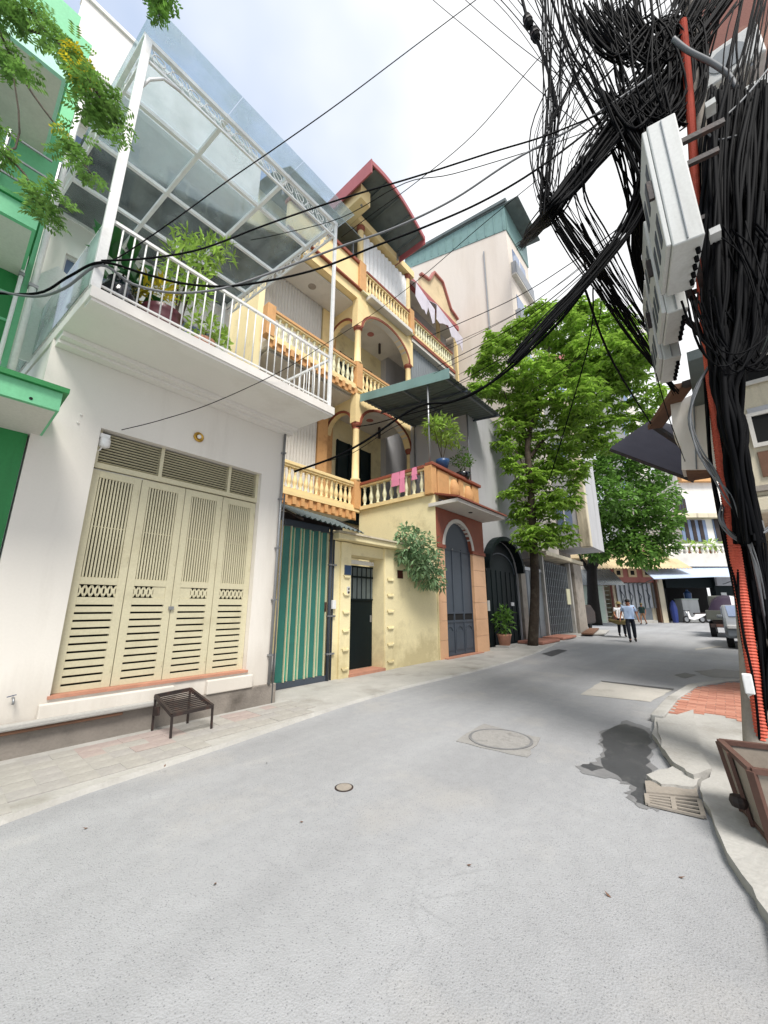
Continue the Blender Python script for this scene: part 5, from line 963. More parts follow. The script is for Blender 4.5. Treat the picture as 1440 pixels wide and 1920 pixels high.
for i in range(k+1):
    for j in range(l+1):
        a, b = i/k, j/l; z = 1.2+(.62*math.sin(PI*min(1, max(0, b)))**.5*(.75+.35*math.sin(PI*a)))*(1.15-.5*abs(b-.75))+rng.uniform(-.05, .05); V_.append((tx+.05+2.8*a, y0+.04+(y1-y0-.08)*b, max(1.15, z) if 0 < i < k and 0 < j < l else 1.1))
for nm, mt, lo, hi in (('tarpaulin', m_tarp, 4, l), ('tarpaulin', m_tarpw, 0, 4)):
    mb = MB(); mb.add(V_, [(i*(l+1)+j, (i+1)*(l+1)+j, (i+1)*(l+1)+j+1, i*(l+1)+j+1) for i in range(k) for j in range(lo, hi)]); mb.build(nm, mt, t, smooth=True)
MB().prism([(tx+3.0, y0+.1, .5), (tx+4.5, y0+.1, .5), (tx+4.5, y0+.1, 1.2), (tx+4.2, y0+.1, 1.95), (tx+3.0, y0+.1, 1.95)], (0, y1-y0-.2, 0)).build('cab', m_truck, t, bev=.06); MB().box(tx+2.97, y0+.4, 1.3, tx+2.999, y1-.4, 1.8).build('rear_window', m_window, t)
for x in (.7, 3.7):
    for y in (y0+.2, y1-.15): wheel(t, tx+x, y, .36, .22)
# ================================================================ PEOPLE
def skin(name, V, E, R, mt, parent, sub=1):
    me = bpy.data.meshes.new(name); me.from_pydata(V, E, []); me.materials.append(mt); o = bpy.data.objects.new(name, me); COL.objects.link(o); o.parent = parent; LOC[o.name] = Vector()
    s = o.modifiers.new('skin', 'SKIN'); s.use_smooth_shade = True
    for i, r in enumerate(R): me.skin_vertices[0].data[i].radius = r if isinstance(r, tuple) else (r, r); me.skin_vertices[0].data[i].use_root = (i == 0)
    b = o.modifiers.new('sub', 'SUBSURF'); b.levels = sub; b.render_levels = sub; return o
def person(label, foot, face, H, J, shirt, bottom, shorts=False, hat=None, shoe=m_hair):
    # J: joint positions for a 1.7 m figure in local space, +x forward, +y to the figure's left
    t = thing('person', label, 'person', foot, face, local=True, scale=H/1.7)
    P = dict(pel=(0, 0, .93), wai=(.01, 0, 1.08), che=(.02, 0, 1.30), nek=(.02, 0, 1.45), jaw=(.04, 0, 1.52), cro=(.03, 0, 1.63))
    P.update(J)
    names = ['pel', 'wai', 'che', 'nek', 'jaw', 'cro']; R = {'pel': (.145, .105), 'wai': (.135, .1), 'che': (.13, .085), 'nek': .052, 'jaw': .075, 'cro': .082}
    E = [('pel', 'wai'), ('wai', 'che'), ('che', 'nek'), ('nek', 'jaw'), ('jaw', 'cro')]
    for s in 'lr':
        for a, b, r in (('sh', 'che', .05), ('el', 'sh', .042), ('wr', 'el', .03), ('hd', 'wr', .034)): names.append(a+s); R[a+s] = r; E.append((b+(s if b != 'che' else ''), a+s))
        w, h_ = Vector(P['wr'+s]), Vector(P['hd'+s]); d = (h_-w).normalized(); sd_ = d.cross(Vector((1, 0, 0))); sd_ = sd_.normalized() if sd_.length > .1 else Vector((0, 1, 0)); fw_ = d.cross(sd_).normalized()
        for k in range(5):
            nm = 'f%d%s' % (k, s); off = fw_*((k-2)*.02) if k else fw_*.045; ln = (.055, .075, .085, .08, .06)[k]; P[nm] = tuple((w if k == 0 else h_)+off+d*(ln if k else .05)+Vector((.012, 0, 0))); names.append(nm); R[nm] = .009; E.append((('wr' if k == 0 else 'hd')+s, nm))
        for a, b, r in (('hp', 'pel', .085), ('kn', 'hp', .06), ('an', 'kn', .04), ('to', 'an', .036)): names.append(a+s); R[a+s] = r; E.append((b+(s if b != 'pel' else ''), a+s))
    ix = {n: i for i, n in enumerate(names)}
    skin('body', [P[n] for n in names], [(ix[a], ix[b]) for a, b in E], [R[n] for n in names], m_skin, t)
    mid = lambda a, b, f: tuple(Vector(P[a]).lerp(Vector(P[b]), f))
    V = [P['wai'], (P['pel'][0], P['pel'][1], P['pel'][2]+.0), P['che'], mid('che', 'nek', .55)]; Rr = [(.175, .135), (.175, .135), (.2, .145), (.1, .09)]; Ed = [(0, 1), (0, 2), (2, 3)]
    for s in 'lr': b = len(V); V += [P['sh'+s], mid('sh'+s, 'el'+s, .75)]; Rr += [.082, .066]; Ed += [(2, b), (b, b+1)]
    skin('shirt', V, Ed, Rr, shirt, t)
    V = [(P['pel'][0], 0, P['pel'][2]-.02), (P['pel'][0], 0, P['pel'][2]+.08)]; Rr = [(.155, .12), (.145, .11)]; Ed = [(0, 1)]
    for s in 'lr':
        b = len(V); V += [P['hp'+s], P['kn'+s]]; Rr += [.1, .08]; Ed += [(0, b), (b, b+1)]
        if not shorts: V.append(mid('kn'+s, 'an'+s, .93)); Rr.append(.062); Ed.append((b+1, b+2))
    skin('shorts' if shorts else 'trousers', V, Ed, Rr, bottom, t)
    for s in 'lr': a = Vector(P['an'+s]); b = Vector(P['to'+s]); MB().tube([a-(b-a)*.4+Vector((0, 0, -.02)), a+Vector((0, 0, -.01)), a.lerp(b, .7), b+(b-a)*.25], [.03, .048, .045, .025], 8).build('shoe', shoe, t, smooth=True)
    c = Vector(P['cro']); mb = MB()
    mb.lathe(c+Vector((-.012, 0, -.03)), [(.098, 0), (.1, .04), (.085, .085), (.05, .112), (.01, .12)], 14); mb.build('hair', m_hair, t, smooth=True)
    j = Vector(P['jaw']); f = MB(); f.tube([j+Vector((.06, 0, .05)), j+Vector((.085, 0, .015)), j+Vector((.062, 0, .005))], [.008, .014, .006], 6)
    for s in (-1, 1): f.tube([j+Vector((-.01, s*.075, .0)), j+Vector((-.015, s*.088, .03)), j+Vector((-.01, s*.076, .05))], .012, 6)
    f.build('nose_and_ears', m_skin, t, smooth=True)
    e = MB(); [e.lathe(j+Vector((.062, s*.03, .048)), [(.001, -.008), (.01, 0), (.001, .008)], 8) for s in (-1, 1)]; e.bar(j+Vector((.068, -.022, -.03)), j+Vector((.068, .022, -.03)), .01, .008); e.build('eyes_and_mouth', m_hair, t)
    if hat == 'cap': MB().lathe(c+Vector((-.01, 0, 0)), [(.108, 0), (.11, .03), (.09, .09), (.02, .125)], 14).build('cap', m_straw, t, smooth=True)
    if hat == 'mask': MB().lathe(c+Vector((0, 0, .0)), [(.17, -.01), (.12, .03), (.105, .05), (.09, .11), (.02, .13)], 16).build('hat', m_straw, t, smooth=True)
    return t
walkJ = dict(shl=(.02, .19, 1.40), shr=(.02, -.19, 1.40), ell=(-.06, .26, 1.14), elr=(.04, -.28, 1.13), wrl=(.04, .30, .92), wrr=(.17, -.33, .94), hdl=(.06, .31, .85), hdr=(.21, -.34, .87), hpl=(.0, .09, .88), hpr=(0, -.09, .88), knl=(-.02, .10, .48), knr=(.18, -.09, .50), anl=(-.18, .10, .11), anr=(.2, -.08, .08), tol=(-.04, .11, .05), tor=(.34, -.08, .05))
mp_ = pZ(1187, 1204); face = math.atan2(-mp_.y, -mp_.x)
person('man in a pale blue shirt and dark trousers walking up the street', mp_, face, 1.68, walkJ, m_shirt, m_trous)
J2 = dict(walkJ); J2.update(ell=(.05, .27, 1.16), wrl=(.2, .24, .98), hdl=(.28, .22, .96), elr=(.05, -.27, 1.16), wrr=(.2, -.24, .98), hdr=(.28, -.22, .96), knl=(.15, .1, .5), anl=(.15, .1, .08), tol=(.3, .1, .05), knr=(-.04, -.1, .48), anr=(-.2, -.1, .12), tor=(-.06, -.11, .05))
p2 = pZ(1168, 1194); person('person in a white top and straw hat carrying a wide basket behind the man', p2, face+.2, 1.58, J2, m_shirtw, m_trous, hat='mask')
b = p2-hv*.45-rv*.25; t = thing('carrying_basket', 'wide shallow woven basket carried at hip height', 'basket', b+Vector((0, 0, .5)))
MB().lathe(b+Vector((0, 0, .58)), [(.18, 0), (.48, .12), (.55, .2), (.52, .2), (.44, .13), (.001, .05)], 20).build('tray', m_straw, t, smooth=True)
mb = MB(); [mb.tube([b+Vector((.5*math.cos(a), .5*math.sin(a), .77)), b+Vector((.1*math.cos(a), .1*math.sin(a), 1.25))], .01, 5) for a in (0.4, 2.0, 3.6, 5.2)]; mb.build('rope', m_straw, t)
p3 = pZ(1208, 1171); person('person in a dark green shirt and tan shorts further back', p3, face-.7, 1.62, walkJ, m_shirtg, m_short, True, 'cap')
# ================================================================ RIGHT SIDE
RX, RY = 7.6, -.47
m_slate = M('shaded_mauve_sheet', rgb(92, 90, 100), .6, .1, 2)  # purple grey with the canopy underside's shade put into the colour
t = thing('corner_building', 'weathered cream corner building with small vents behind the cable pole', 'building', (9, -2, 0))
z0_, z1_ = 2.95, 5.12
o = MB().box(RX, -6, z0_, 13.5, RY, z1_).build('upper_wall', m_old, t, bev=.03)
MB().box(RX-.05, -6, z0_-.26, 13.5, RY+.04, z0_-.002).build('cornice', m_old, t, bev=.05); MB().box(RX-.08, -6, z0_+.06, RX-.001, RY+.05, z0_+.14).build('string_course', m_cement, t)
MB().box(8.6, -6, 0, 13.5, -.9, z0_-.262).build('ground_floor', m_cement, t)
for x0, y0, x1, y1 in ((1388, 682, 1470, 722), (1414, 782, 1490, 834)):
    a, b = pX(x0, (y0+y1)/2, RX-.01), pX(x1, (y0+y1)/2, RX-.01); zt, zb = pX(x0, y0, RX).z, pX(x0, y1, RX).z
    w = MB().box(RX-.03, b.y, zb, RX-.004, a.y, zt).build('vent', m_dark, t); MB().box(RX-.06, b.y-.05, zb-.06, RX-.031, a.y+.05, zb).box(RX-.06, b.y-.05, zt, RX-.031, a.y+.05, zt+.05).box(RX-.059, a.y, zb, RX-.031, a.y+.05, zt).build('frame', m_soffit, w)
MB().box(RX-.02, -6, 3.9, RX-.003, -.72, 4.3).build('patch', m_grey, t); MB().box(RX-.03, -6, 3.22, RX-.003, -.72, 3.6).build('panel', m_wood, t)
MB().box(RX-.5, -6, z1_+.002, 13.5, RY+.3, z1_+.16).build('slab', m_corrdk, t)
m_up = M('brick_red_upper', rgb(126, 78, 66), .8, .15, 1.5, .3, dirt=rgb(196, 168, 138), damt=.8, dscale=.7)
MB().box(RX+.9, -7, z1_+.165, 13.5, -1.6, 13).build('recessed_storey', m_iron, t); MB().box(RX+.1, -7, 8.4, 13.5, -1.35, 14.5).build('top_storey', m_up, t)  # recessed storey coloured near-black to stand for its deep shade
MB().box(RX, -7, 8.2, 13.5, -1.3, 8.398).build('top_slab', m_wood, t)
for i, (x, y, s) in enumerate(((1345, 165, 1.0), (1392, 235, .8))):
    c = pX(x, y, RX-.1); q = thing('air_conditioner', ['white air conditioner high on the corner building near the red duct', 'second air conditioner below and right of the other on the corner building'][i], 'air conditioner', c)
    MB().box(RX-.5, c.y-.55*s, c.z-.35*s, RX-.05, c.y+.55*s, c.z+.35*s).build('casing', m_box, q, bev=.03); MB().lathe((RX-.5, c.y-.12, c.z), [(.24*s, -.012), (.24*s, 0), (.001, .0)], 16, 'X').build('fan', m_corrg, q); MB().box(RX-.45, c.y-.4*s, c.z-.42*s, RX+.12, c.y-.35*s, c.z-.352*s).build('bracket', m_steel, q); MB().box(RX-.45, c.y+.35*s, c.z-.42*s, RX+.12, c.y+.4*s, c.z-.352*s).build('bracket', m_steel, q)
# white boxed bay and corrugated canopy of the corner building
OUT = [(1257, 757), (1302, 738), (1345, 726), (1352, 880), (1278, 881), (1277, 838), (1262, 812)]
MB().prism([pX(x, y, 8.95) for x, y in OUT], (.55, 0, 0)).build('boxed_bay', m_white, t, bev=.012)
a, b = pX(1300, 740, 8.93), pX(1306, 880, 8.93); MB().bar(a, b, .02, .02).build('bay_seam', m_corrg, t)
c0, c1 = pX(1278, 881, 8.95), pX(1352, 881, 8.95); MB().box(8.98, c1.y, c0.z-.12, 9.45, c0.y-.06, c0.z-.004).build('bay_soffit', m_wood, t)
A, B, C_ = pD(1143, 840, 10.8), pD(1300, 898, 9.6), pD(1222, 786, 12.4)
MB().corr(A, C_-A, B-A, 14, .04).build('street_canopy', m_slate, t); MB().bar(A-Vector((0, 0, .06)), B-Vector((0, 0, .06)), .06, .08).build('canopy_beam', m_iron, t); MB().bar(C_-Vector((0, 0, .06)), C_+B-A-Vector((0, 0, .06)), .06, .08).build('canopy_beam', m_iron, t)
p, q_ = pD(1282, 722, 6.2), pD(1228, 800, 8.2); MB().bar(p, q_, .28, .1).build('gutter', m_wood, t); MB().bar(q_, pD(1290, 842, 9.0), .1, .1).build('gutter_bracket', m_iron, t); MB().bar(p, Vector((RX+.4, RY-.1, p.z-.1)), .12, .1).build('gutter_arm', m_iron, t)
# ---- pole, duct, boxes
PDp = 3.62
base = pZ(1437, 1470, .06); PP = [base, pD(1412, 1150, PDp), pD(1372, 850, PDp), pD(1345, 650, PDp), pD(1320, 380, PDp), pD(1298, 120, PDp), pD(1284, -120, PDp)]
t = pole = thing('utility_pole', 'concrete utility pole buried in black cables', 'utility pole', base)
MB().tube(smoothpts(PP, 4), [.13-.045*i/24 for i in range(25)], 12).build('shaft', m_cement, t, smooth=True)
for z in (3, 5): p = PP[1].lerp(PP[4], (z-2)/6.0); MB().lathe(p, [(.15, -.04), (.15, .04)], 12).build('strap', m_steel, t)
DP = smoothpts([pD(x, y, 3.40) for x, y in [(1436, 1436), (1424, 1345), (1404, 1205), (1386, 1085), (1367, 960), (1352, 860), (1340, 760), (1330, 680), (1318, 560), (1306, 400), (1297, 240), (1288, 130), (1280, 40)]], 8)
# resample to even ribs
seg = [0]
for a, b in zip(DP, DP[1:]): seg.append(seg[-1]+(b-a).length)
tot = seg[-1]; ribs = int(tot/.0125); pts = []; rr = []; k = 0
for i in range(ribs+1):
    s = tot*i/ribs
    while k < len(seg)-2 and seg[k+1] < s: k += 1
    pts.append(DP[k].lerp(DP[k+1], (s-seg[k])/(seg[k+1]-seg[k]))); rr.append(.047 if i % 2 else .040)
tag(MB().tube(pts, rr, 12).build('orange_duct', m_duct, smooth=False, origin=tuple(DP[0])), 'ribbed orange plastic duct running up the cable pole', 'cable duct')
q = thing('white_conduit', 'white pipe and switch box at the foot of the cable pole', 'conduit', pZ(1424, 1462, .06))
c_sw = pD(1404, 1290, 3.32); WP = [pZ(1430, 1466, .06), pD(1424, 1400, 3.5), pD(1410, 1310, 3.5)]; MB().tube(WP+[c_sw], .022, 8).build('pipe', m_lamp, q, smooth=True)
c = pD(1403, 1282, 3.3); MB().box(c.x-.03, c.y-.03, c.z-.075, c.x+.03, c.y+.03, c.z+.075).build('switch_box', m_lamp, q, bev=.008)
# meter cabinets in a row
a_ = math.radians(31.8); dv = hv*math.cos(a_)+rv*math.sin(a_); ev = rv*math.cos(a_)-hv*math.sin(a_)
P0 = pD(1256, 464, 2.6)
def onP(x, y, P, nrm): d = ray(x, y); return CP+d*((P-CP).dot(nrm)/d.dot(nrm))
W_ = (onP(1325, 446, P0, dv)-P0).dot(ev); H_ = onP(1212, 238, P0, dv).z-P0.z
def along(y, z): return (pZ(1255, y, z)-P0).dot(dv)
zb = P0.z; S = [0, along(556, zb)]
def cabinet(s0, s1, z0_, z1_, w, label):
    o0 = Vector((P0.x, P0.y, 0))+dv*s0; q = thing('meter_cabinet', label, 'meter cabinet', Vector((o0.x, o0.y, z0_)), group='electric meter cabinets on the pole')
    def bx(mb, a0, a1, e0, e1, za, zc): return mb.prism([o0+dv*a0+ev*e0+Vector((0, 0, za)), o0+dv*a1+ev*e0+Vector((0, 0, za)), o0+dv*a1+ev*e1+Vector((0, 0, za)), o0+dv*a0+ev*e1+Vector((0, 0, za))][::-1], (0, 0, zc-za))
    L_ = s1-s0
    bx(MB(), 0, L_, .02, w, z0_, z1_).build('case', m_box, q, bev=.012)
    bx(MB(), -.012, -.001, w*.52, w*.55, z0_+.02, z1_-.02).build('seam', m_corrg, q)
    bx(MB(), .01, L_-.01, -.02, .018, z0_+.03, z1_-.03).build('door', m_box, q, bev=.008)
    n = 3
    for i in range(n):
        for j in range(2):
            za = z0_+(z1_-z0_)*(.12+.42*j); bx(MB(), L_*(.12+.3*i), L_*(.12+.3*i)+L_*.16, -.026, -.021, za, za+(z1_-z0_)*.22).build('door_window', m_gate, q)
    bx(MB(), .02, .05, -.06, -.022, (z0_+z1_)/2-.1, (z0_+z1_)/2+.1).build('handle', m_iron, q)
    for f in (.3, .7): bx(MB(), L_*f, L_*f+.04, w+.001, w+.35, z1_-.15, z1_-.10).build('bracket', m_iron, q)
    for i in range(5): c = o0+dv*(L_*(.2+.15*i))+ev*(w*.85); MB().tube([c+Vector((0, 0, z0_+.02)), c+Vector((0, 0, z0_-.05))], .018, 6).build('gland', m_black, q)
    return q
L1 = min(max(S[1], .6), 1.4)
cabinet(0, L1, zb, zb+H_, W_, 'large pale grey meter cabinet nearest the camera on the pole')
zb2 = zb-.10; L2 = L1*.9
cabinet(L1+.12, L1+.12+L2, zb2, zb2+H_*.9, W_*.8, 'middle meter cabinet of the row on the pole')
cabinet(L1+.24+L2, L1+.24+2*L2, zb2-.10, zb2-.1+H_*.85, W_*.78, 'lowest and farthest meter cabinet of the row on the pole')
for k, s in enumerate((L1*.5, L1+.12+L2*.5, L1+.24+L2*1.5)):
    p = Vector((P0.x, P0.y, zb+H_*.5))+dv*s+ev*(W_*.9); f = min(PP[3:6], key=lambda v: (v-p).length); MB().bar(p, f, .05, .05).build('cabinet_bracket', m_iron, pole)
for x, y in ((1344, 436), (1335, 197)): c = pD(x, y, 2.9); MB().box(c.x-.03, c.y-.03, c.z-.02, c.x+.1, c.y+.05, c.z+.05).build('crossarm_end', m_box, pole)
# ---- metal bin
Pb = pZ(1396, 1522, .065); Tz = pD(1370, 1396, Pb.dot(hv)).z; Qb = pZ(1421, 1441, Tz)-pZ(1370, 1396, Tz); Ln_ = Qb.length; dn = Qb.normalized(); pn = Vector((dn.y, -dn.x, 0)); pn = pn if pn.dot(rv) > 0 else -pn
t = thing('metal_bin', 'rusty grey metal waste bin with a red oxide frame at the kerb', 'bin', Pb)
q = [Pb, Pb+dn*Ln_, Pb+dn*Ln_+pn*.55, Pb+pn*.55]; fl = .05
tp = [q[0]-dn*fl-pn*fl, q[1]+dn*fl-pn*fl, q[2]+dn*fl+pn*fl, q[3]-dn*fl+pn*fl]; tp = [Vector((v.x, v.y, Tz)) for v in tp]
for i in range(4):
    a, b, c, d = q[i], q[(i+1) % 4], tp[(i+1) % 4], tp[i]; o = MB().quad(a, b, c, d).build('side', m_rust, t); s = o.modifiers.new('s', 'SOLIDIFY'); s.thickness = .012; s.offset = 0
    MB().bar(d, c, .035, .03).build('rim', m_rustr, t); MB().bar(a, d, .04, .04).build('corner_angle', m_rustr, t); MB().bar(a+Vector((0, 0, .02)), b+Vector((0, 0, .02)), .03, .03).build('base_angle', m_rustr, t)
    if i == 0: m0, m1 = a.lerp(b, .42), d.lerp(c, .42); MB().bar(m0-pn*.02, m1-pn*.02, .05, .02).build('rib', m_rustr, t); MB().lathe(m0.lerp(m1, .3)-pn*.05, [(.04, -.03), (.05, 0), (.04, .03)], 10).build('latch', m_iron, t)
MB().prism([v+Vector((0, 0, .1)) for v in q], (0, 0, .02)).build('bottom', m_iron, t)
# ================================================================ CABLES
def Dy(x, y, Y): return pY(x, y, Y).dot(hv)
def cable(label, pts, r, mt=m_black, group=None, name='cable'):
    P = smoothpts([pD(*p) for p in pts], 6); o = MB().tube(P, r, 6).build(name, mt, smooth=True, origin=tuple(P[0])); return tag(o, label, 'cable', group)
cable('thick grey cable sagging from the pole across to the terrace post', [(1225, 140, 3.35), (1180, 172, 3.4), (1080, 237, 3.5), (960, 302, 3.6), (850, 374, 3.75), (740, 427, 3.85), (640, 462, 3.9), (520, 507, 3.85), (420, 540, 3.7), (330, 549, 3.5), (250, 533, 3.3), (188, 497, 3.12), (120, 541, 3.2), (60, 556, 3.3), (-30, 540, 3.4)], .013, m_cabg)
cable('thick black cable hanging just under the grey one to the terrace post', [(1190, 170, 3.38), (1110, 240, 3.45), (1000, 322, 3.55), (900, 380, 3.7), (800, 424, 3.8), (700, 463, 3.85), (600, 503, 3.9), (500, 527, 3.8), (420, 537, 3.7), (340, 531, 3.5), (270, 513, 3.35), (190, 492, 3.1), (130, 518, 3.2), (70, 550, 3.3), (-30, 548, 3.4)], .012)
cable('black cable swinging above the glass roof to the terrace post', [(1180, 190, 3.4), (1030, 252, 3.5), (920, 286, 3.6), (780, 331, 3.7), (640, 373, 3.75), (500, 421, 3.7), (380, 466, 3.5), (280, 484, 3.3), (190, 489, 3.1)], .010)
cable('thin cable below the glass roof cable, ending at the scroll beam', [(1120, 240, 3.5), (1010, 278, 3.6), (850, 326, 3.7), (760, 343, 3.9), (640, 408, 4.2), (520, 440, 4.6), (470, 450, 4.8)], .005)
cable('long straight thin cable rising from the terrace to the top edge of the picture', [(1010, -90, 4.6), (900, -6, 4.3), (770, 92, 4.0), (640, 190, 3.7), (520, 275, 3.5), (430, 337, 3.4), (330, 410, 3.3), (235, 475, 3.2), (195, 495, 3.12)], .007)
cable('thin cable crossing the sky left of the tangle, upper one', [(760, -50, 4.5), (812, 0, 4.3), (920, 90, 4), (1040, 195, 3.7), (1120, 260, 3.5)], .005)
cable('thin cable crossing the sky left of the tangle, lower one', [(820, -50, 4.5), (866, -6, 4.3), (960, 75, 4), (1080, 165, 3.7), (1150, 215, 3.5)], .005)
cable('thin cable running down across the red barrel roof', [(1050, 75, 3.6), (1005, 115, 3.7), (890, 250, 4.2), (780, 342, 4.8), (700, 400, 5.4), (640, 445, 6)], .006)
cable('heavy black cable from the cabinets down to the white house corner', [(1262, 180, 3.4), (1225, 300, 3.5), (1165, 430, 3.8), (1080, 565, 4.2), (1000, 652, 4.6), (920, 718, 5.0), (850, 752, 5.2), (800, 758, 5.4), (757, 777, 5.6), (691, 823, 5.85), (628, 857, 6.0), (552, 884, 6.12)], .02)
cable('second heavy cable beside it that swings over the terrace canopy', [(1255, 230, 3.45), (1150, 470, 3.9), (1040, 605, 4.4), (950, 690, 4.9), (890, 738, 5.3), (820, 762, 5.9), (760, 778, 6.6), (700, 795, 7.5), (668, 800, 8.2)], .012)
cable('thin cable from the tangle across the yellow balconies to the door lamp', [(1010, 335, 3.7), (900, 425, 4.3), (790, 520, 4.9), (700, 588, Dy(700, 588, 4.0)), (612, 644, Dy(612, 644, 4.08)), (525, 697, Dy(525, 697, 4.12)), (400, 755, Dy(400, 755, 4.5)), (300, 788, Dy(300, 788, 4.9)), (228, 806, Dy(228, 806, 5.22))], .005)
cable('thin drop cable under the terrace canopy to the gate awning', [(830, 765, 5.6), (740, 800, 6), (660, 850, 6.2), (600, 868, 6.2), (552, 886, 6.12)], .006)
rng = random.Random(31); ORD = ['first', 'second', 'third', 'fourth', 'fifth', 'sixth', 'seventh', 'eighth', 'ninth']
for i in range(9):      # thin lines fanning down to the yellow house and tall building
    tt = (i+.5)/9; x0, y0 = 1188-150*tt, 402+192*tt; x1, y1 = 800+rng.uniform(0, 90), 640+i*14+rng.uniform(-10, 10)
    P = [(x0, y0, 3.9)]
    for f in (.3, .6, 1): P.append((x0+(x1-x0)*f, y0+(y1-y0)*f+22*math.sin(PI*f), 3.9+3.5*f))
    cable('%s from the top of the thin drop cables fanning to the yellow house' % ORD[i], P, .005 if i % 3 else .008, group='drop cables to the yellow house')
for i, (x0, y0, x1, y1, x2, y2, r) in enumerate(((1112, 540, 1101, 657, 1030, 900, .010), (1098, 545, 1150, 680, 1222, 797, .014), (1125, 470, 1110, 640, 1000, 730, .006), (1090, 420, 1160, 560, 1240, 690, .02), (1230, 700, 1260, 800, 1300, 905, .006))):
    CD = [7, 8.1, 7, 6.2, 9]
    cable(['black cable falling almost straight before the bright tree crown to its lower left', 'thick black cable slanting right before the bright tree crown', 'thin black cable slanting left into the bright tree crown', 'thickest cable slanting right from the tangle above the tree crown', 'thin cable hanging below the meter cabinets by the boxed bay'][i], [(x0, y0, 3.9), (x1, y1, 5), (x2, y2, CD[i])], r, group='cables before the tree crown')
for i in range(6):
    x0 = 950+i*22
    cable('%s from the left of the thin cables dropping from the top edge into the tangle' % ORD[i], [(x0-90, -60, 4.2), (x0, 25+i*12, 3.9), (x0+90, 150+i*14, 3.6)], .005+.002*(i % 2), group='thin cables left of the tangle')
def tangle(label, n, path, spread, Dr, rr, seed, jit=14, mt=m_black, dk=None):
    rng = random.Random(seed); mb = MB()
    for i in range(n):
        o = rng.uniform(-1, 1), rng.uniform(-1, 1); D = rng.uniform(*Dr); P = []
        for k, (x, y) in enumerate(path):
            s = spread[k]; P.append(pD(x+o[0]*s+rng.gauss(0, jit), y+o[1]*s*.3+rng.gauss(0, jit), D+rng.uniform(-.06, .06)+(dk[k] if dk else 0)))
        mb.tube(smoothpts(P, 5), rng.uniform(*rr), 5, False)
    c = sum(mb.v, Vector())/len(mb.v); o = mb.build('cable_tangle', mt, smooth=True, origin=tuple(c), kind='stuff'); return tag(o, label, 'cables')
tangle('steep bunch of black cables at the left edge of the tangle', 20, [(1075, -60), (1058, 90), (1045, 220), (1030, 340), (1022, 400)], [70, 40, 22, 14, 10], (3.5, 3.9), (.004, .012), 1, 6)
tangle('thick black bundle slanting from the pole head down left', 60, [(1330, -20), (1240, 130), (1150, 245), (1075, 340), (1020, 412), (992, 442), (976, 462)], [60, 36, 24, 17, 12, 6, 2], (3.4, 3.7), (.008, .017), 2, 4, dk=[0, 0, 0, .1, .5, 5, 13.8])
tangle('loose web of black cables between the bundle and the pole head', 60, [(1110, -80), (1140, 60), (1170, 170), (1210, 290), (1205, 400), (1215, 470)], [130, 120, 90, 60, 24, 6], (3.3, 3.9), (.004, .013), 3, 9, dk=[0, 0, 0, .2, .6, 1.2])
tangle('solid knot of black cables at the pole head', 70, [(1130, 20), (1200, 110), (1265, 40), (1290, 150), (1235, 230), (1180, 180), (1240, 320)], [60, 55, 45, 36, 40, 50, 30], (3.35, 3.75), (.006, .016), 21, 7)
tangle('black cables behind the upper meter cabinet', 40, [(1330, -60), (1300, 90), (1260, 210), (1215, 340), (1190, 460), (1225, 600)], [50, 36, 24, 20, 12, 4], (3.5, 3.9), (.006, .015), 22, 5, dk=[0, 0, .1, .4, 1.2, 2.6])
tangle('criss cross black cables against the sky', 24, [(1300, -40), (1190, 70), (1090, 200), (1040, 330), (1110, 470), (1232, 640)], [100, 100, 70, 50, 40, 6], (3.4, 3.9), (.003, .010), 4, 8, dk=[0, 0, 0, 0, .6, 2.4])
tangle('black bundle slanting down right from the knot to the cabinets', 16, [(1020, 370), (1070, 450), (1130, 540), (1190, 630), (1268, 735)], [14, 16, 16, 12, 4], (3.6, 3.9), (.005, .012), 5, 4, dk=[0, 0, .4, 1.2, 2.6])
tangle('black bundle curving from the cabinets down over the street', 18, [(1290, 120), (1230, 280), (1190, 400), (1120, 500), (1030, 600), (960, 680)], [30, 20, 14, 10, 9, 9], (3.5, 3.9), (.005, .012), 6, 3)
tangle('dense curtain of black cables right of the meter cabinets', 230, [(1400, 180), (1390, 300), (1386, 420), (1382, 540), (1375, 640), (1362, 720), (1374, 800), (1388, 890), (1408, 1010)], [70, 68, 66, 58, 44, 18, 14, 14, 14], (3.0, 3.7), (.009, .022), 7, 6)
tangle('coiled slack cables hanging in front of the dark curtain', 22, [(1320, 560), (1350, 640), (1400, 690), (1440, 600), (1420, 480), (1390, 420)], [36, 40, 36, 36, 40, 40], (2.9, 3.3), (.005, .012), 8, 10)
tangle('black cables strapped down the length of the pole', 34, [(1362, 740), (1380, 880), (1402, 1020), (1420, 1150), (1432, 1290), (1444, 1440)], [20, 24, 24, 22, 20, 16], (3.38, 3.55), (.008, .016), 9, 4)
tangle('black cables running left of the orange duct', 6, [(1324, 700), (1332, 850), (1350, 960), (1379, 1100), (1401, 1230), (1420, 1330)], [6, 6, 5, 4, 3, 3], (3.4, 3.5), (.007, .013), 10, 2)
tangle('dark cables at the upper right corner', 26, [(1450, -80), (1420, 60), (1400, 180), (1390, 300)], [60, 60, 60, 60], (3.1, 3.8), (.005, .014), 11, 8)
tangle('grey looped cables over the corner building', 5, [(1350, 660), (1312, 715), (1296, 780), (1310, 840), (1335, 885), (1366, 930), (1396, 990), (1420, 1080), (1440, 1200)], [6, 8, 10, 8, 6, 6, 6, 5, 4], (3.2, 3.3), (.005, .009), 12, 3, m_cabg, dk=[.2, 0, 0, 0, 0, 0, 0, .05, .3])
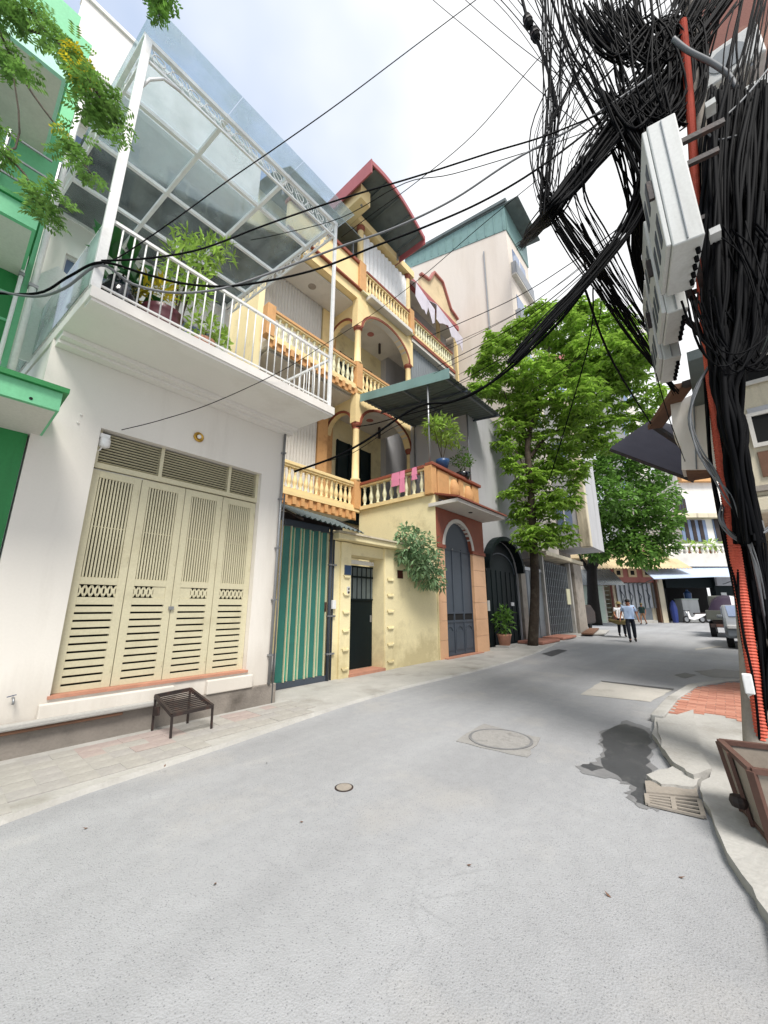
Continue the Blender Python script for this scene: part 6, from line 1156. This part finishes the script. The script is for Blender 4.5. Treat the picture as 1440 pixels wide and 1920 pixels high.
tangle('grey slack loops tied round the pole', 4, [(1362, 930), (1350, 972), (1378, 1008), (1412, 1008), (1460, 975)], [4, 6, 6, 6, 6], (3.26, 3.30), (.006, .009), 13, 2, m_cabg, dk=[.3, 0, 0, 0, 0])
for p, r, lb in (([(1262, 73, 3.2), (1290, 95, 3.2), (1335, 118, 3.2), (1365, 140, 3.2), (1380, 165, 3.2)], .03, 'pale bent pipe crossing the red duct at the pole head'), ([(1440, 130, 3.1), (1390, 190, 3.1), (1340, 235, 3.1), (1325, 245, 3.1), (1345, 262, 3.1), (1380, 255, 3.1)], .012, 'grey looped hose beside the upper air conditioner')): cable(lb, p, r, m_cabg, name='pipe')
# splice closures
for i, (x, y, w) in enumerate(((990, 40, 15), (1003, 65, 12))):
    c = pD(x, y, 3.9); t = thing('splice_closure', ['upper', 'lower'][i]+' black splice closure clamped on the cable at the top edge', 'splice closure', c); d = (pD(x+30, y+70, 3.85)-c).normalized(); MB().tube([c-d*.16, c-d*.1, c+d*.1, c+d*.16], [.03, .06, .06, .03], 8).build('body', m_black, t); MB().tube([c-d*.02, c+d*.02], .068, 8).build('band', m_iron, t)
cable('black cable with splice closures at the top edge of the picture', [(965, -60, 3.95), (990, 40, 3.9), (1003, 65, 3.9), (1030, 140, 3.8), (1048, 220, 3.7)], .022)
# ================================================================ OVERHANGING TREE, TOP LEFT
t = thing('overhanging_tree', 'feathery tree boughs hanging in from the top left corner', 'tree', (-1.7, 3.0, 0)); rng = random.Random(12); BD = 2.35
spots = [(5, 15, 42), (60, 25, 40), (105, 75, 36), (140, 110, 36), (165, 150, 34), (195, 190, 36), (170, 205, 30), (215, 225, 28), (228, 258, 16), (135, 275, 28), (160, 305, 26), (172, 328, 14), (95, 370, 26), (85, 395, 24), (60, 365, 16), (20, 105, 26), (50, 135, 22), (0, 240, 18), (5, 285, 26), (10, 120, 20)]
bl = [(pD(x, y, BD+rng.uniform(-.1, .15)), r*BD/720*1.25, .9) for x, y, r in spots]
tr = [Vector((-1.7, 3.0, 0)), Vector((-1.6, 2.95, 2.5)), Vector((-1.4, 2.9, 4.6)), Vector((-1.0, 2.95, 6.2))]
o = MB().tube(smoothpts(tr, 4), [.2-.012*i for i in range(13)], 10).build('trunk', m_bark, t, smooth=True)
hub = Vector((-1.0, 2.95, 6.2)); hub2 = Vector((-1.45, 2.9, 4.4))
for path, r in (([hub, bl[0][0], bl[2][0], bl[4][0], bl[7][0], bl[8][0]], .02), ([hub, bl[1][0], bl[3][0], bl[5][0]], .016), ([hub2, bl[18][0], bl[15][0]], .014), ([hub, bl[15][0], bl[9][0], bl[11][0]], .014), ([hub2, bl[18][0], bl[14][0], bl[13][0]], .014), ([hub2, bl[17][0]], .01)): S = smoothpts(path, 6); MB().tube(S, [max(.004, r*(1-.8*i/len(S))) for i in range(len(S))], 6).build('limb', m_bark, o, smooth=True)
def pinnate(mb, bl, n, rng, Ln=.055):
    for i in range(n):
        c, r, zs = rng.choices(bl, [b[1]**2 for b in bl])[0]; p = c+Vector((rng.gauss(0, .45), rng.gauss(0, .45), rng.gauss(0, .45)))*r; a = rng.uniform(0, 6.28); d = Vector((math.cos(a), math.sin(a), rng.uniform(-.9, .1))).normalized(); s = d.cross(Vector((0, 0, 1))).normalized()
        for k in range(5):
            q = p+d*(.022*k)
            for sg in (-1, 1):
                l = (s*sg+d*.5+Vector((0, 0, -.25))).normalized()*Ln*rng.uniform(.8, 1.1); w = d*.011; mb.add([q, q+l*.5+w, q+l, q+l*.5-w], [(0, 1, 2, 3)])
    return mb
m_leafpin = M('leaf_pinnate', rgb(104, 140, 66), .5, .15, 3, leaf=True, trans=.4)
pinnate(MB(), bl, 450, rng).build('foliage', m_leafpin, t)
pinnate(MB(), [(pD(142, 100, BD-.1), .05, 1), (pD(150, 140, BD-.1), .06, 1), (pD(120, 240, BD), .02, 1)], 22, rng).build('yellow_leaves', m_leafy, t)
t = thing('hanging_twig', 'dark leafy twig tip hanging at the top edge left of centre', 'twig', pD(300, -60, BD))
bl2 = [(pD(293, 2, BD), .05, 1), (pD(298, 22, BD), .025, 1), (pD(318, -6, BD), .03, 1)]
MB().tube([hub+Vector((0, 0, .4)), pD(300, -60, BD), pD(298, 30, BD)], .006, 5).build('stem', m_bark, t); pinnate(MB(), bl2, 40, rng).build('foliage', m_leafdk, t)
